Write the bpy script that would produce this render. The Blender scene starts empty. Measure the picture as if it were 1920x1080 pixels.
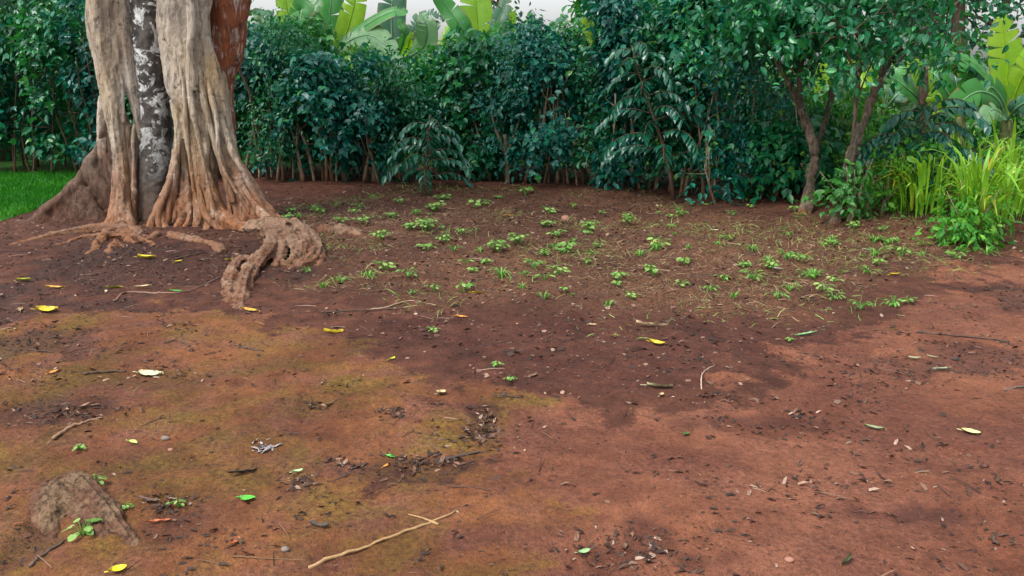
import bpy, math, random
import numpy as np
from mathutils import Vector

R = math.radians
rng = np.random.default_rng(11)
random.seed(11)
scene = bpy.context.scene
col = scene.collection

# ------------------------------------------------------------------ camera, sky, sun, exposure
CAM_H, PITCH, FPX = 1.55, R(13.5), 1663.0
cam_d = bpy.data.cameras.new('camera')
cam = bpy.data.objects.new('camera', cam_d); col.objects.link(cam)
cam.location = (0, 0, CAM_H)
cam.rotation_euler = (math.pi / 2 - PITCH, 0, 0)
cam_d.sensor_width = 36.0
cam_d.lens = 36.0 * FPX / 1920.0
cam_d.clip_start = 0.05; cam_d.clip_end = 3000
scene.camera = cam

SUN_EL, SUN_AZ = R(60), R(-128)          # azimuth from +Y towards +X
world = bpy.data.worlds.new('World'); scene.world = world; world.use_nodes = True
wn, wl = world.node_tree.nodes, world.node_tree.links
sky = wn.new('ShaderNodeTexSky'); sky.sky_type = 'NISHITA'; sky.sun_disc = False
sky.sun_elevation = SUN_EL; sky.sun_rotation = SUN_AZ
sky.air_density = 1.0; sky.dust_density = 4.0; sky.ozone_density = 1.0
hsv = wn.new('ShaderNodeHueSaturation'); hsv.inputs['Saturation'].default_value = 0.22
wl.new(sky.outputs[0], hsv.inputs['Color'])
bg = wn['Background']; wl.new(hsv.outputs[0], bg.inputs['Color']); bg.inputs['Strength'].default_value = 0.147
sun_d = bpy.data.lights.new('sun', 'SUN'); sun_d.energy = 1.5; sun_d.angle = R(12); sun_d.color = (1.0, 0.96, 0.9)
sun = bpy.data.objects.new('sun', sun_d); col.objects.link(sun)
sdir = Vector((math.sin(SUN_AZ) * math.cos(SUN_EL), math.cos(SUN_AZ) * math.cos(SUN_EL), math.sin(SUN_EL)))
sun.rotation_euler = sdir.to_track_quat('Z', 'Y').to_euler()
scene.view_settings.view_transform = 'Standard'
scene.view_settings.look = 'None'
scene.view_settings.exposure = 1.28
scene.view_settings.gamma = 1.0
scene.cycles.max_bounces = 5
scene.cycles.diffuse_bounces = 3
scene.cycles.glossy_bounces = 2
scene.cycles.transmission_bounces = 3
scene.cycles.transparent_max_bounces = 8

# ------------------------------------------------------------------ noise
def _hash(i, j, k):
    n = (i.astype(np.int64) * 374761393 + j.astype(np.int64) * 668265263 + k * 1274126177) & 0xffffffff
    n = ((n ^ (n >> 13)) * 1274126177) & 0xffffffff
    return ((n ^ (n >> 16)) & 0xffff) / 65535.0
def vnoise(x, y, seed=0):
    xi, yi = np.floor(x), np.floor(y); fx, fy = x - xi, y - yi
    fx = fx * fx * (3 - 2 * fx); fy = fy * fy * (3 - 2 * fy)
    a = _hash(xi, yi, seed); b = _hash(xi + 1, yi, seed); c = _hash(xi, yi + 1, seed); d = _hash(xi + 1, yi + 1, seed)
    return (a * (1 - fx) + b * fx) * (1 - fy) + (c * (1 - fx) + d * fx) * fy
def fbm(x, y, o=4, seed=0):
    s, a, t = 0, 1.0, 0
    for k in range(o):
        s = s + a * vnoise(x * 2 ** k + 17.3 * k, y * 2 ** k + 5.1 * k, seed + k); t += a; a *= .5
    return s / t
def noise3(P, sc, seed=0):
    x, y, z = P[:, 0] * sc, P[:, 1] * sc, P[:, 2] * sc
    zi = np.floor(z); f = z - zi; f = f * f * (3 - 2 * f)
    def lay(k):
        xi, yi = np.floor(x), np.floor(y); fx, fy = x - xi, y - yi
        fx = fx * fx * (3 - 2 * fx); fy = fy * fy * (3 - 2 * fy)
        kk = (k.astype(np.int64) * 7919 + seed)
        def H(i, j):
            n = (i.astype(np.int64) * 374761393 + j.astype(np.int64) * 668265263 + kk * 1274126177) & 0xffffffff
            n = ((n ^ (n >> 13)) * 1274126177) & 0xffffffff
            return ((n ^ (n >> 16)) & 0xffff) / 65535.0
        return (H(xi, yi) * (1 - fx) + H(xi + 1, yi) * fx) * (1 - fy) + (H(xi, yi + 1) * (1 - fx) + H(xi + 1, yi + 1) * fx) * fy
    return lay(zi) * (1 - f) + lay(zi + 1) * f

# ------------------------------------------------------------------ picture point -> place
CA, SA = math.cos(PITCH), math.sin(PITCH)
def ray(px, py):
    u, v = (px - 960) / FPX, (540 - py) / FPX
    return u, CA + v * SA, -SA + v * CA
def P(px, py, Y):
    dx, dy, dz = ray(px, py); t = Y / dy
    return np.array((dx * t, Y, CAM_H + dz * t))
def G0(px, py):
    dx, dy, dz = ray(px, py); t = CAM_H / -dz
    return np.array((dx * t, dy * t))
def sm(a, b, x):
    t = np.clip((x - a) / (b - a), 0, 1); return t * t * (3 - 2 * t)
def poly_mask(poly, X, Y, soft, nz):
    """soft inside mask of a ground polygon with a ragged edge"""
    q = np.array(poly); n = len(q)
    inside = np.zeros(X.shape, bool); d2 = np.full(X.shape, 1e9)
    for i in range(n):
        a, b = q[i], q[(i + 1) % n]
        cond = (a[1] > Y) != (b[1] > Y)
        xx = (b[0] - a[0]) * (Y - a[1]) / (b[1] - a[1] + 1e-12) + a[0]
        inside ^= cond & (X < xx)
        e = b - a; t = np.clip(((X - a[0]) * e[0] + (Y - a[1]) * e[1]) / (e @ e + 1e-12), 0, 1)
        d2 = np.minimum(d2, (X - a[0] - t * e[0]) ** 2 + (Y - a[1] - t * e[1]) ** 2)
    sd = np.sqrt(d2) * np.where(inside, 1, -1)
    return sm(-soft, soft, sd + nz)
def gpoly(pts): return [G0(*p) for p in pts]

MOSS = gpoly([(-300, 610), (60, 605), (150, 588), (420, 578), (600, 600), (700, 640), (860, 690), (925, 735), (900, 800), (880, 900), (820, 1000), (760, 1300), (-500, 1300), (-500, 700)])
PATH = gpoly([(940, 770), (1300, 748), (1420, 725), (1500, 685), (1620, 630), (1690, 585), (1780, 515), (1920, 490), (2700, 440), (2900, 1300), (700, 1300), (860, 950), (930, 850)])
LAWN = gpoly([(-900, 322), (175, 326), (150, 345), (110, 372), (60, 402), (0, 420), (-900, 425)])
PLOT = gpoly([(520, 395), (760, 352), (1200, 368), (1550, 412), (1900, 420), (1920, 470), (1700, 520), (1560, 585), (1250, 600), (900, 585), (640, 560), (560, 500)])
DARK = gpoly([(640, 600), (1000, 590), (1500, 600), (1600, 640), (1470, 700), (1300, 745), (930, 745), (800, 690), (690, 640)])
WETS = [(1810, 668, 130, 42), (1925, 556, 60, 20), (1700, 690, 60, 20), (60, 640, 110, 30), (20, 540, 70, 40), (1190, 1030, 190, 60),
        (905, 800, 40, 60), (800, 885, 90, 22), (130, 770, 110, 22), (60, 1000, 80, 60), (330, 985, 90, 35), (270, 500, 260, 55), (1700, 960, 130, 22), (1400, 790, 120, 14)]
TREE = np.array((-3.65, 9.55))
HEDGE = [G0(*p) for p in [(440, 345), (560, 352), (700, 352), (850, 345), (1000, 352), (1150, 362), (1300, 372), (1420, 382), (1500, 388), (1600, 395)]]

def zones(X, Y):
    n1 = (fbm(X * 1.7, Y * 1.7, 4, 3) - .5); n2 = (fbm(X * 6.5, Y * 6.5, 3, 13) - .5)
    z = {}
    z['moss'] = poly_mask(MOSS, X, Y, .25, n1 * 1.4 + n2 * .4)
    z['path'] = poly_mask(PATH, X, Y, .34, n1 * 1.5 + n2 * .5)
    z['lawn'] = np.maximum(poly_mask(LAWN, X, Y, .15, n1 * .5), sm(14.6, 15.6, Y))
    z['plot'] = poly_mask(PLOT, X, Y, .45, n1 * 1.2)
    z['dark'] = poly_mask(DARK, X, Y, .35, n1 * 1.6 + n2 * .5)
    w = np.zeros(X.shape)
    for (a, b, rx, ry) in WETS:
        c = G0(a, b); e = G0(a + rx, b); f0, f1 = G0(a, b - ry), G0(a, b + ry)
        sx = abs(e[0] - c[0]); sy = abs(f0[1] - f1[1]) / 2
        d = np.sqrt(((X - c[0]) / sx) ** 2 + ((Y - c[1]) / sy) ** 2) - 1 + n1 * 2.2 + n2 * 1.6
        w = np.maximum(w, sm(.45, -.45, d))
    z['wet'] = w
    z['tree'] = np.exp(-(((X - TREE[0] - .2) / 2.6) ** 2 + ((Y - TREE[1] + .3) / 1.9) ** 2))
    return z

def height(X, Y):
    X, Y = np.asarray(X, float), np.asarray(Y, float)
    z = zones(X, Y)
    near = sm(60, 16, Y) * sm(40, 12, np.abs(X))
    h = (fbm(X * .6, Y * .6, 3, 21) - .5) * .06
    h = h + z['tree'] * .07
    # low bank under the plants at the far right and along the hedge foot
    bx = sm(2.6, 4.2, X) * sm(8.3, 9.3, Y + .10 * X)
    h = h + bx * .13
    h = h + sm(11.2, 12.6, Y) * .05 * sm(-4.2, -3.6, X)
    rough = .012 + .020 * z['plot'] + .010 * z['dark'] - .004 * z['path']
    h = h + (fbm(X * 6, Y * 6, 4, 31) - .5) * rough * 2.2
    clod = np.maximum(fbm(X * 16, Y * 16, 2, 41) - .58, 0)
    h = h + (fbm(X * 19, Y * 19, 2, 36) - .5) * .010 * (1 - .4 * z['path'])
    h = h + clod * (.05 * z['plot'] + .035 * z['dark'] + .012)
    # shallow hoof and heel dents in the packed soil
    dent = np.maximum(vnoise(X * 4.3, Y * 4.3, 51) - .80, 0)
    h = h - dent * .10 * (1 - z['plot'])
    h = h - z['wet'] * .012
    return h * near

def G(px, py, lift=0.0):
    dx, dy, dz = ray(px, py); z = 0.0
    for _ in range(6):
        t = (CAM_H - z) / -dz
        z = float(height(np.array([dx * t]), np.array([dy * t]))[0])
    return np.array((dx * t, dy * t, z + lift))
def HZ(x, y): return float(height(np.array([x]), np.array([y]))[0])

# ------------------------------------------------------------------ mesh helpers
def link(o, parent=None):
    col.objects.link(o)
    if parent is not None: o.parent = parent
    return o
def tag(o, label=None, cat=None, group=None, kind=None):
    if label: o['label'] = label
    if cat: o['category'] = cat
    if group: o['group'] = group
    if kind: o['kind'] = kind
    return o
def empty(name, loc=(0, 0, 0), rz=0):
    o = bpy.data.objects.new(name, None); o.location = [float(v) for v in loc]; o.rotation_euler = (0, 0, rz)
    o.empty_display_size = .1
    return link(o)
def mk_mesh(name, V, idx, tot, attrs=None, smooth=False):
    me = bpy.data.meshes.new(name)
    V = np.ascontiguousarray(V, dtype=np.float32); idx = np.ascontiguousarray(idx, dtype=np.int32); tot = np.ascontiguousarray(tot, dtype=np.int32)
    me.vertices.add(len(V)); me.vertices.foreach_set('co', V.ravel())
    me.loops.add(len(idx)); me.loops.foreach_set('vertex_index', idx)
    me.polygons.add(len(tot))
    st = np.zeros(len(tot), np.int32); st[1:] = np.cumsum(tot)[:-1]
    me.polygons.foreach_set('loop_start', st); me.polygons.foreach_set('loop_total', tot)
    me.polygons.foreach_set('use_smooth', np.full(len(tot), smooth))
    for k, a in (attrs or {}).items():
        a = np.asarray(a, np.float32)
        if a.ndim == 1:
            at = me.attributes.new(k, 'FLOAT', 'POINT'); at.data.foreach_set('value', a)
        else:
            if a.shape[1] == 3: a = np.concatenate([a, np.ones((len(a), 1), np.float32)], 1)
            at = me.attributes.new(k, 'FLOAT_COLOR', 'POINT'); at.data.foreach_set('color', np.ascontiguousarray(a).ravel())
    me.update(calc_edges=True)
    me.validate()
    return me
class MB:
    def __init__(s): s.V = []; s.I = []; s.T = []; s.A = {}; s.n = 0
    def add(s, V, idx, tot, **attrs):
        V = np.asarray(V, float)
        s.V.append(V); s.I.append(np.asarray(idx) + s.n); s.T.append(np.asarray(tot))
        for k, a in attrs.items():
            a = np.asarray(a, float)
            if a.ndim == 0: a = np.full(len(V), float(a))
            elif a.ndim == 1 and len(a) in (3, 4) and len(V) != len(a): a = np.tile(a, (len(V), 1))
            s.A.setdefault(k, []).append(a)
        s.n += len(V)
    def mesh(s, name, smooth=False):
        return mk_mesh(name, np.concatenate(s.V), np.concatenate(s.I), np.concatenate(s.T), {k: np.concatenate(a) for k, a in s.A.items()}, smooth)
    def build(s, name, mat, parent=None, smooth=False):
        me = s.mesh(name, smooth); me.materials.append(mat)
        return link(bpy.data.objects.new(name, me), parent)
def nrm(v):
    v = np.asarray(v, float); return v / (np.linalg.norm(v, axis=-1, keepdims=True) + 1e-9)
def spline(pts, n):
    p = np.asarray(pts, float); m = len(p)
    if m == 2:
        t = np.linspace(0, 1, n)[:, None]; return p[0] * (1 - t) + p[1] * t
    q = np.concatenate([[2 * p[0] - p[1]], p, [2 * p[-1] - p[-2]]])
    out = []
    for u in np.linspace(0, m - 1, n):
        i = min(int(u), m - 2); t = u - i
        a, b, c, d = q[i], q[i + 1], q[i + 2], q[i + 3]
        out.append(.5 * (2 * b + (c - a) * t + (2 * a - 5 * b + 4 * c - d) * t * t + (3 * b - a - 3 * c + d) * t ** 3))
    return np.array(out)
def tube(path, rad, sides=8, wob=0.0, seed=0, flute=0.0, nf=5, spin=0.0):
    p = np.asarray(path, float); n = len(p); r = np.broadcast_to(np.asarray(rad, float), (n,))
    t = nrm(np.gradient(p, axis=0))
    ref = np.array((0, 0, 1.0)) if abs(t[0][2]) < .8 else np.array((1.0, 0, 0))
    u = nrm(np.cross(t[0], ref)); V = []
    ang = np.linspace(0, 2 * math.pi, sides, endpoint=False)
    g = np.random.default_rng(seed)
    ph = g.uniform(0, 6.28, 3)
    for i in range(n):
        u = nrm(u - t[i] * (u @ t[i])); w = np.cross(t[i], u)
        rr = r[i] * (1 + wob * (np.sin(ang * 2 + ph[0] + i * .5) + .7 * np.sin(ang * 3 + ph[1] - i * .35)) + wob * .5 * g.uniform(-1, 1, sides) + flute * (np.abs(np.sin(ang * nf * .5 + ph[2] + i * spin)) - .6 + .5 * np.sin(ang * (nf + 2) + ph[1] + i * spin)))
        V.append(p[i] + (np.cos(ang) * rr)[:, None] * u + (np.sin(ang) * rr)[:, None] * w)
    V = np.concatenate(V); idx = []; tot = []
    for i in range(n - 1):
        for k in range(sides):
            a, b = i * sides + k, i * sides + (k + 1) % sides
            idx += [a, b, b + sides, a + sides]; tot.append(4)
    idx += list(range(sides))[::-1]; tot.append(sides)
    idx += list(range((n - 1) * sides, n * sides)); tot.append(sides)
    return V, idx, tot
def leaves(pos, tip, nor, size, T, F):
    """instances of a leaf template as one vertex block; T columns: along, across, up"""
    t = nrm(tip); b = nrm(np.cross(nor, t)); n = np.cross(t, b)
    size = np.asarray(size)[:, None, None]
    V = pos[:, None, :] + size * (T[None, :, 0:1] * t[:, None, :] + T[None, :, 1:2] * b[:, None, :] + T[None, :, 2:3] * n[:, None, :])
    k = len(T); N = len(pos)
    flat = np.concatenate([np.array(f) for f in F]); tot = np.array([len(f) for f in F])
    idx = (flat[None, :] + (np.arange(N) * k)[:, None]).ravel()
    return V.reshape(-1, 3), idx, np.tile(tot, N)
OVATE = np.array([(0, 0, 0), (.28, .25, .04), (.62, .23, .0), (1, 0, -.16), (.62, -.23, 0), (.28, -.25, .04), (.3, 0, -.03), (.66, 0, -.06)])
OVATE_F = [(0, 6, 1), (6, 7, 2, 1), (7, 3, 2), (0, 5, 6), (6, 5, 4, 7), (7, 4, 3)]
LOBED = np.array([(0, 0, 0), (.02, .30, .02), (.38, .50, -.06), (.50, .24, .02), (1, 0, -.14), (.50, -.24, .02), (.38, -.50, -.06), (.02, -.30, .02), (.35, 0, -.04)])
LOBED_F = [(0, 8, 2, 1), (8, 3, 2), (8, 4, 3), (0, 7, 6, 8), (8, 6, 5), (8, 5, 4)]
LANCE = np.array([(0, 0, 0), (.3, .16, .04), (.68, .14, 0), (1, 0, -.2), (.68, -.14, 0), (.3, -.16, .04), (.32, 0, -.01), (.7, 0, -.07)])
ROUND = np.array([(0, 0, 0), (.12, .34, .03), (.55, .42, .02), (.92, .2, -.05), (1, 0, -.1), (.92, -.2, -.05), (.55, -.42, .02), (.12, -.34, .03), (.4, 0, -.06), (.75, 0, -.08)])
ROUND_F = [(0, 8, 2, 1), (8, 9, 3, 2), (9, 4, 3), (0, 7, 6, 8), (8, 6, 5, 9), (9, 5, 4)]

# ------------------------------------------------------------------ material helpers
class NT:
    def __init__(s, name):
        s.m = bpy.data.materials.new(name); s.m.use_nodes = True
        s.t = s.m.node_tree; s.n = s.t.nodes; s.l = s.t.links
        s.bsdf = s.n['Principled BSDF']; s.out = s.n['Material Output']
    def new(s, ty, **kw):
        o = s.n.new(ty)
        for k, v in kw.items(): setattr(o, k, v)
        return o
    def put(s, sock, v):
        if hasattr(v, 'is_output'): s.l.new(v, sock)
        elif isinstance(v, (tuple, list)): sock.default_value = (*v, 1.0) if len(v) == 3 and len(sock.default_value) == 4 else v
        else: sock.default_value = v
    def attr(s, name, out='Fac'): return s.new('ShaderNodeAttribute', attribute_name=name).outputs[out]
    def coord(s, w='Object'): return s.new('ShaderNodeTexCoord').outputs[w]
    def mapping(s, vec, scale=(1, 1, 1)):
        m = s.new('ShaderNodeMapping'); s.l.new(vec, m.inputs[0]); m.inputs['Scale'].default_value = scale; return m.outputs[0]
    def noise(s, vec, scale, detail=4, rough=.55, dist=0, w='Fac'):
        o = s.new('ShaderNodeTexNoise'); s.l.new(vec, o.inputs['Vector'])
        o.inputs['Scale'].default_value = scale; o.inputs['Detail'].default_value = detail
        o.inputs['Roughness'].default_value = rough; o.inputs['Distortion'].default_value = dist
        return o.outputs[w]
    def voro(s, vec, scale, feat='F1', w='Distance'):
        o = s.new('ShaderNodeTexVoronoi', feature=feat); s.l.new(vec, o.inputs['Vector']); o.inputs['Scale'].default_value = scale
        return o.outputs[w]
    def ramp(s, fac, stops, interp='LINEAR'):
        o = s.new('ShaderNodeValToRGB'); o.color_ramp.interpolation = interp
        e = o.color_ramp.elements
        while len(e) < len(stops): e.new(.5)
        for i, (p, c) in enumerate(stops):
            e[i].position = p
            e[i].color = (*c, 1) if isinstance(c, (tuple, list)) else (c, c, c, 1)
        s.l.new(fac, o.inputs[0]); return o.outputs[0]
    def mix(s, fac, a, b, mode='MIX'):
        o = s.new('ShaderNodeMix', data_type='RGBA', blend_type=mode)
        s.put(o.inputs[0], fac); s.put(o.inputs[6], a); s.put(o.inputs[7], b); return o.outputs[2]
    def math(s, op, a, b=0.5, c=None):
        o = s.new('ShaderNodeMath', operation=op); s.put(o.inputs[0], a); s.put(o.inputs[1], b)
        if c is not None: s.put(o.inputs[2], c)
        return o.outputs[0]
    def bump(s, h, strength, dist, prev=None):
        o = s.new('ShaderNodeBump'); s.put(o.inputs['Height'], h); o.inputs['Strength'].default_value = strength
        o.inputs['Distance'].default_value = dist
        if prev is not None: s.l.new(prev, o.inputs['Normal'])
        return o.outputs[0]
    def set(s, **kw):
        for k, v in kw.items(): s.put(s.bsdf.inputs[k.replace('_', ' ')], v)
        return s.m

def leaf_mat(name, stops, rough=.42, trans=.3, tcol=(.10, .22, .02), spec=.5, vein=False):
    m = NT(name)
    c = m.ramp(m.attr('var'), stops)
    co = m.coord()
    c = m.mix(m.ramp(m.noise(co, 9, 3), [(.35, 0.0), (.7, .45)]), c, tuple(.6 * v for v in stops[0][1]))
    m.set(Base_Color=c, Roughness=rough, Specular_IOR_Level=spec)
    if vein:
        w = m.new('ShaderNodeTexWave', wave_type='BANDS', bands_direction='X'); w.inputs['Scale'].default_value = 14
        w.inputs['Distortion'].default_value = 1.2
        cx = m.new('ShaderNodeCombineXYZ'); m.l.new(m.attr('along'), cx.inputs[0])
        m.l.new(cx.outputs[0], w.inputs['Vector'])
        m.l.new(m.bump(w.outputs['Fac'], .35, .01), m.bsdf.inputs['Normal'])
        c2 = m.mix(m.math('MULTIPLY', w.outputs['Fac'], .25), c, (.16, .26, .05))
        dry = m.ramp(m.math('ADD', m.attr('edge'), m.math('MULTIPLY', m.math('SUBTRACT', m.noise(co, 7, 5, .7), .5), 1.1)), [(.90, 0.), (1.0, .85)])
        c2 = m.mix(dry, c2, (.20, .13, .05)); c = m.mix(dry, c, (.20, .13, .05)); m.set(Base_Color=c2)
    tr = m.new('ShaderNodeBsdfTranslucent'); tc = m.mix(.6, c, tcol); m.l.new(tc, tr.inputs['Color'])
    mx = m.new('ShaderNodeMixShader'); mx.inputs[0].default_value = trans
    m.l.new(m.bsdf.outputs[0], mx.inputs[1]); m.l.new(tr.outputs[0], mx.inputs[2]); m.l.new(mx.outputs[0], m.out.inputs[0])
    return m.m

M = {}
M['hedge_leaf'] = leaf_mat('hedge_leaf', [(0, (.002, .066, .056)), (.45, (.003, .115, .090)), (.8, (.008, .165, .085)), (.93, (.030, .22, .05)), (1, (.14, .32, .03))], .36, .22, (.02, .28, .10), spec=.42)
M['hedge_green'] = leaf_mat('hedge_green', [(0, (.002, .072, .036)), (.5, (.005, .135, .050)), (.88, (.024, .22, .040)), (1, (.18, .34, .03))], .38, .26, (.05, .34, .03), spec=.42)
M['lime_leaf'] = leaf_mat('lime_leaf', [(0, (.020, .15, .015)), (.5, (.060, .27, .022)), (1, (.20, .42, .04))], .45, .35, (.14, .42, .02), spec=.3)
M['top_leaf'] = leaf_mat('top_leaf', [(0, (.008, .085, .030)), (.5, (.016, .165, .030)), (1, (.08, .30, .03))], .42, .3, (.06, .34, .02), spec=.4)
M['coffee_leaf'] = leaf_mat('coffee_leaf', [(0, (.005, .075, .050)), (.7, (.010, .125, .068)), (1, (.04, .19, .04))], .30, .18, (.03, .22, .04))
M['bush_leaf'] = leaf_mat('bush_leaf', [(0, (.016, .11, .016)), (.6, (.038, .20, .022)), (1, (.13, .34, .03))], .45, .32, (.10, .36, .02), spec=.4)
M['far_leaf'] = leaf_mat('far_leaf', [(0, (.018, .070, .055)), (.6, (.030, .110, .075)), (1, (.05, .16, .07))], .55, .25, (.06, .2, .06))
M['fig_leaf'] = leaf_mat('fig_leaf', [(0, (.02, .08, .02)), (1, (.05, .15, .03))], .4, .25)
M['banana_bright'] = leaf_mat('banana_bright', [(0, (.16, .38, .02)), (.6, (.26, .52, .02)), (1, (.38, .58, .03))], .42, .5, (.36, .66, .02), vein=True)
M['banana_green'] = leaf_mat('banana_green', [(0, (.015, .16, .035)), (.6, (.028, .25, .04)), (1, (.06, .30, .05))], .36, .32, (.08, .42, .05), vein=True)
M['banana_pale'] = leaf_mat('banana_pale', [(0, (.10, .25, .12)), (1, (.18, .36, .18))], .38, .3, (.15, .4, .10), vein=True)
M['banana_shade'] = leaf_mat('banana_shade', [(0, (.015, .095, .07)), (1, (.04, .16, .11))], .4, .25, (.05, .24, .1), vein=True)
M['seedling'] = leaf_mat('seedling', [(0, (.07, .20, .03)), (.5, (.15, .31, .05)), (1, (.27, .40, .11))], .5, .25, (.2, .45, .05))
M['weed'] = leaf_mat('weed', [(0, (.06, .22, .03)), (1, (.16, .36, .05))], .45, .3, (.14, .4, .03))
M['maize'] = leaf_mat('maize', [(0, (.12, .36, .02)), (.7, (.25, .50, .03)), (.95, (.36, .54, .05)), (1, (.50, .34, .04))], .42, .42, (.34, .55, .03))
M['lawn'] = leaf_mat('lawn', [(0, (.010, .085, .004)), (.7, (.018, .165, .006)), (1, (.07, .25, .02))], .5, .3, (.05, .36, .01), spec=.2)

def soil_colors(m, co):
    big = m.noise(co, 1.3, 5, .6); mid = m.noise(co, 7, 5, .62); fine = m.noise(co, 45, 4, .65); grit = m.noise(co, 170, 3, .7)
    return big, mid, fine, grit
def ground_mat():
    m = NT('ground_soil'); co = m.coord()
    big, mid, fine, grit = soil_colors(m, co)
    A = m.new('ShaderNodeAttribute', attribute_name='zone_a'); B = m.new('ShaderNodeAttribute', attribute_name='zone_b')
    sa = m.new('ShaderNodeSeparateColor'); m.l.new(A.outputs['Color'], sa.inputs[0])
    sb = m.new('ShaderNodeSeparateColor'); m.l.new(B.outputs['Color'], sb.inputs[0])
    nz = m.math('ADD', m.math('MULTIPLY', m.math('SUBTRACT', mid, .5), 1.1), m.math('MULTIPLY', m.math('SUBTRACT', fine, .5), .7))
    def crisp(x, a=.36, b=.64): return m.ramp(m.math('ADD', x, nz), [(a, 0.), (b, 1.)])
    moss, path, lawn = crisp(sa.outputs[0]), crisp(sa.outputs[1]), sa.outputs[2]
    wet, plot, dark = crisp(sb.outputs[0], .30, .80), sb.outputs[1], crisp(sb.outputs[2])
    tree = A.outputs['Alpha']
    midr = m.ramp(mid, [(.32, 0.), (.68, 1.)]); finer = m.ramp(fine, [(.34, 0.), (.66, 1.)])
    c = m.mix(midr, (.058, .020, .012), (.125, .046, .026))
    cs = m.mix(finer, (.062, .026, .015), (.155, .078, .040))
    c = m.mix(m.math('MULTIPLY', plot, .8), c, cs)
    cd = m.mix(midr, (.050, .017, .012), (.105, .037, .023))
    c = m.mix(m.math('MULTIPLY', dark, .85), c, cd)
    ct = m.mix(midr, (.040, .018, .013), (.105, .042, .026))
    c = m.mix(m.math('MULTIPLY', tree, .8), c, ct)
    cp = m.mix(midr, (.130, .046, .024), (.240, .094, .050))
    cp = m.mix(m.ramp(big, [(.40, .0), (.60, .6)]), cp, m.mix(finer, (.135, .052, .034), (.20, .085, .058)))
    c = m.mix(path, c, cp)
    cm = m.mix(midr, (.125, .046, .018), (.225, .088, .033))
    cm = m.mix(m.ramp(m.noise(co, 3.4, 4, .6), [(.45, 0.), (.62, .8)]), cm, m.mix(finer, (.12, .048, .030), (.19, .08, .052)))
    alg = m.ramp(m.noise(co, 1.9, 7, .68, .3), [(.45, 0.), (.62, .85)])
    cm = m.mix(m.math('MULTIPLY', alg, .75), cm, m.mix(finer, (.088, .064, .006), (.17, .122, .014)))
    c = m.mix(moss, c, cm)
    damp = m.ramp(m.noise(co, .8, 7, .68, .6), [(.44, 0.), (.58, .8)])
    c = m.mix(damp, c, m.mix(1.0, c, (.58, .50, .52), 'MULTIPLY'))
    c = m.mix(m.math('MULTIPLY', wet, .85), c, m.mix(1.0, c, (.56, .48, .48), 'MULTIPLY'))
    c = m.mix(m.math('MULTIPLY', lawn, .9), c, (.014, .10, .006))
    # crumbs of dark bark and pale grit
    sp = m.ramp(m.math('ADD', m.voro(m.mapping(co, (.7, 1.2, 1)), 30), m.math('MULTIPLY', m.math('SUBTRACT', grit, .5), .25)), [(.14, 1.), (.22, 0.)])
    spn = m.math('MULTIPLY', sp, m.ramp(m.noise(co, 4, 4), [(.46, 0.), (.58, .85)]))
    c = m.mix(spn, c, (.028, .013, .010))
    sp2 = m.ramp(m.voro(m.mapping(co, (.8, 1, 1)), 42), [(.055, 1.), (.085, 0.)])
    spn2 = m.math('MULTIPLY', sp2, m.ramp(m.noise(co, 7.7, 2), [(.52, 0.), (.60, .75)]))
    c = m.mix(spn2, c, (.34, .22, .16))
    c = m.mix(.75, c, m.ramp(grit, [(.28, .5), (.72, 1.45)]), 'MULTIPLY')
    c = m.mix(.6, c, m.ramp(fine, [(.3, .6), (.7, 1.35)]), 'MULTIPLY')
    c = m.mix(1.0, c, (.80, .765, .73), 'MULTIPLY')
    rg = m.mix(wet, m.ramp(mid, [(.3, .95), (.8, .78)]), m.ramp(fine, [(.3, .42), (.7, .75)]))
    n = m.bump(mid, .7, .04); n = m.bump(fine, .8, .018, n); n = m.bump(grit, .7, .006, n)
    m.l.new(n, m.bsdf.inputs['Normal'])
    return m.set(Base_Color=c, Roughness=rg, Specular_IOR_Level=.22)
M['ground'] = ground_mat()

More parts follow.
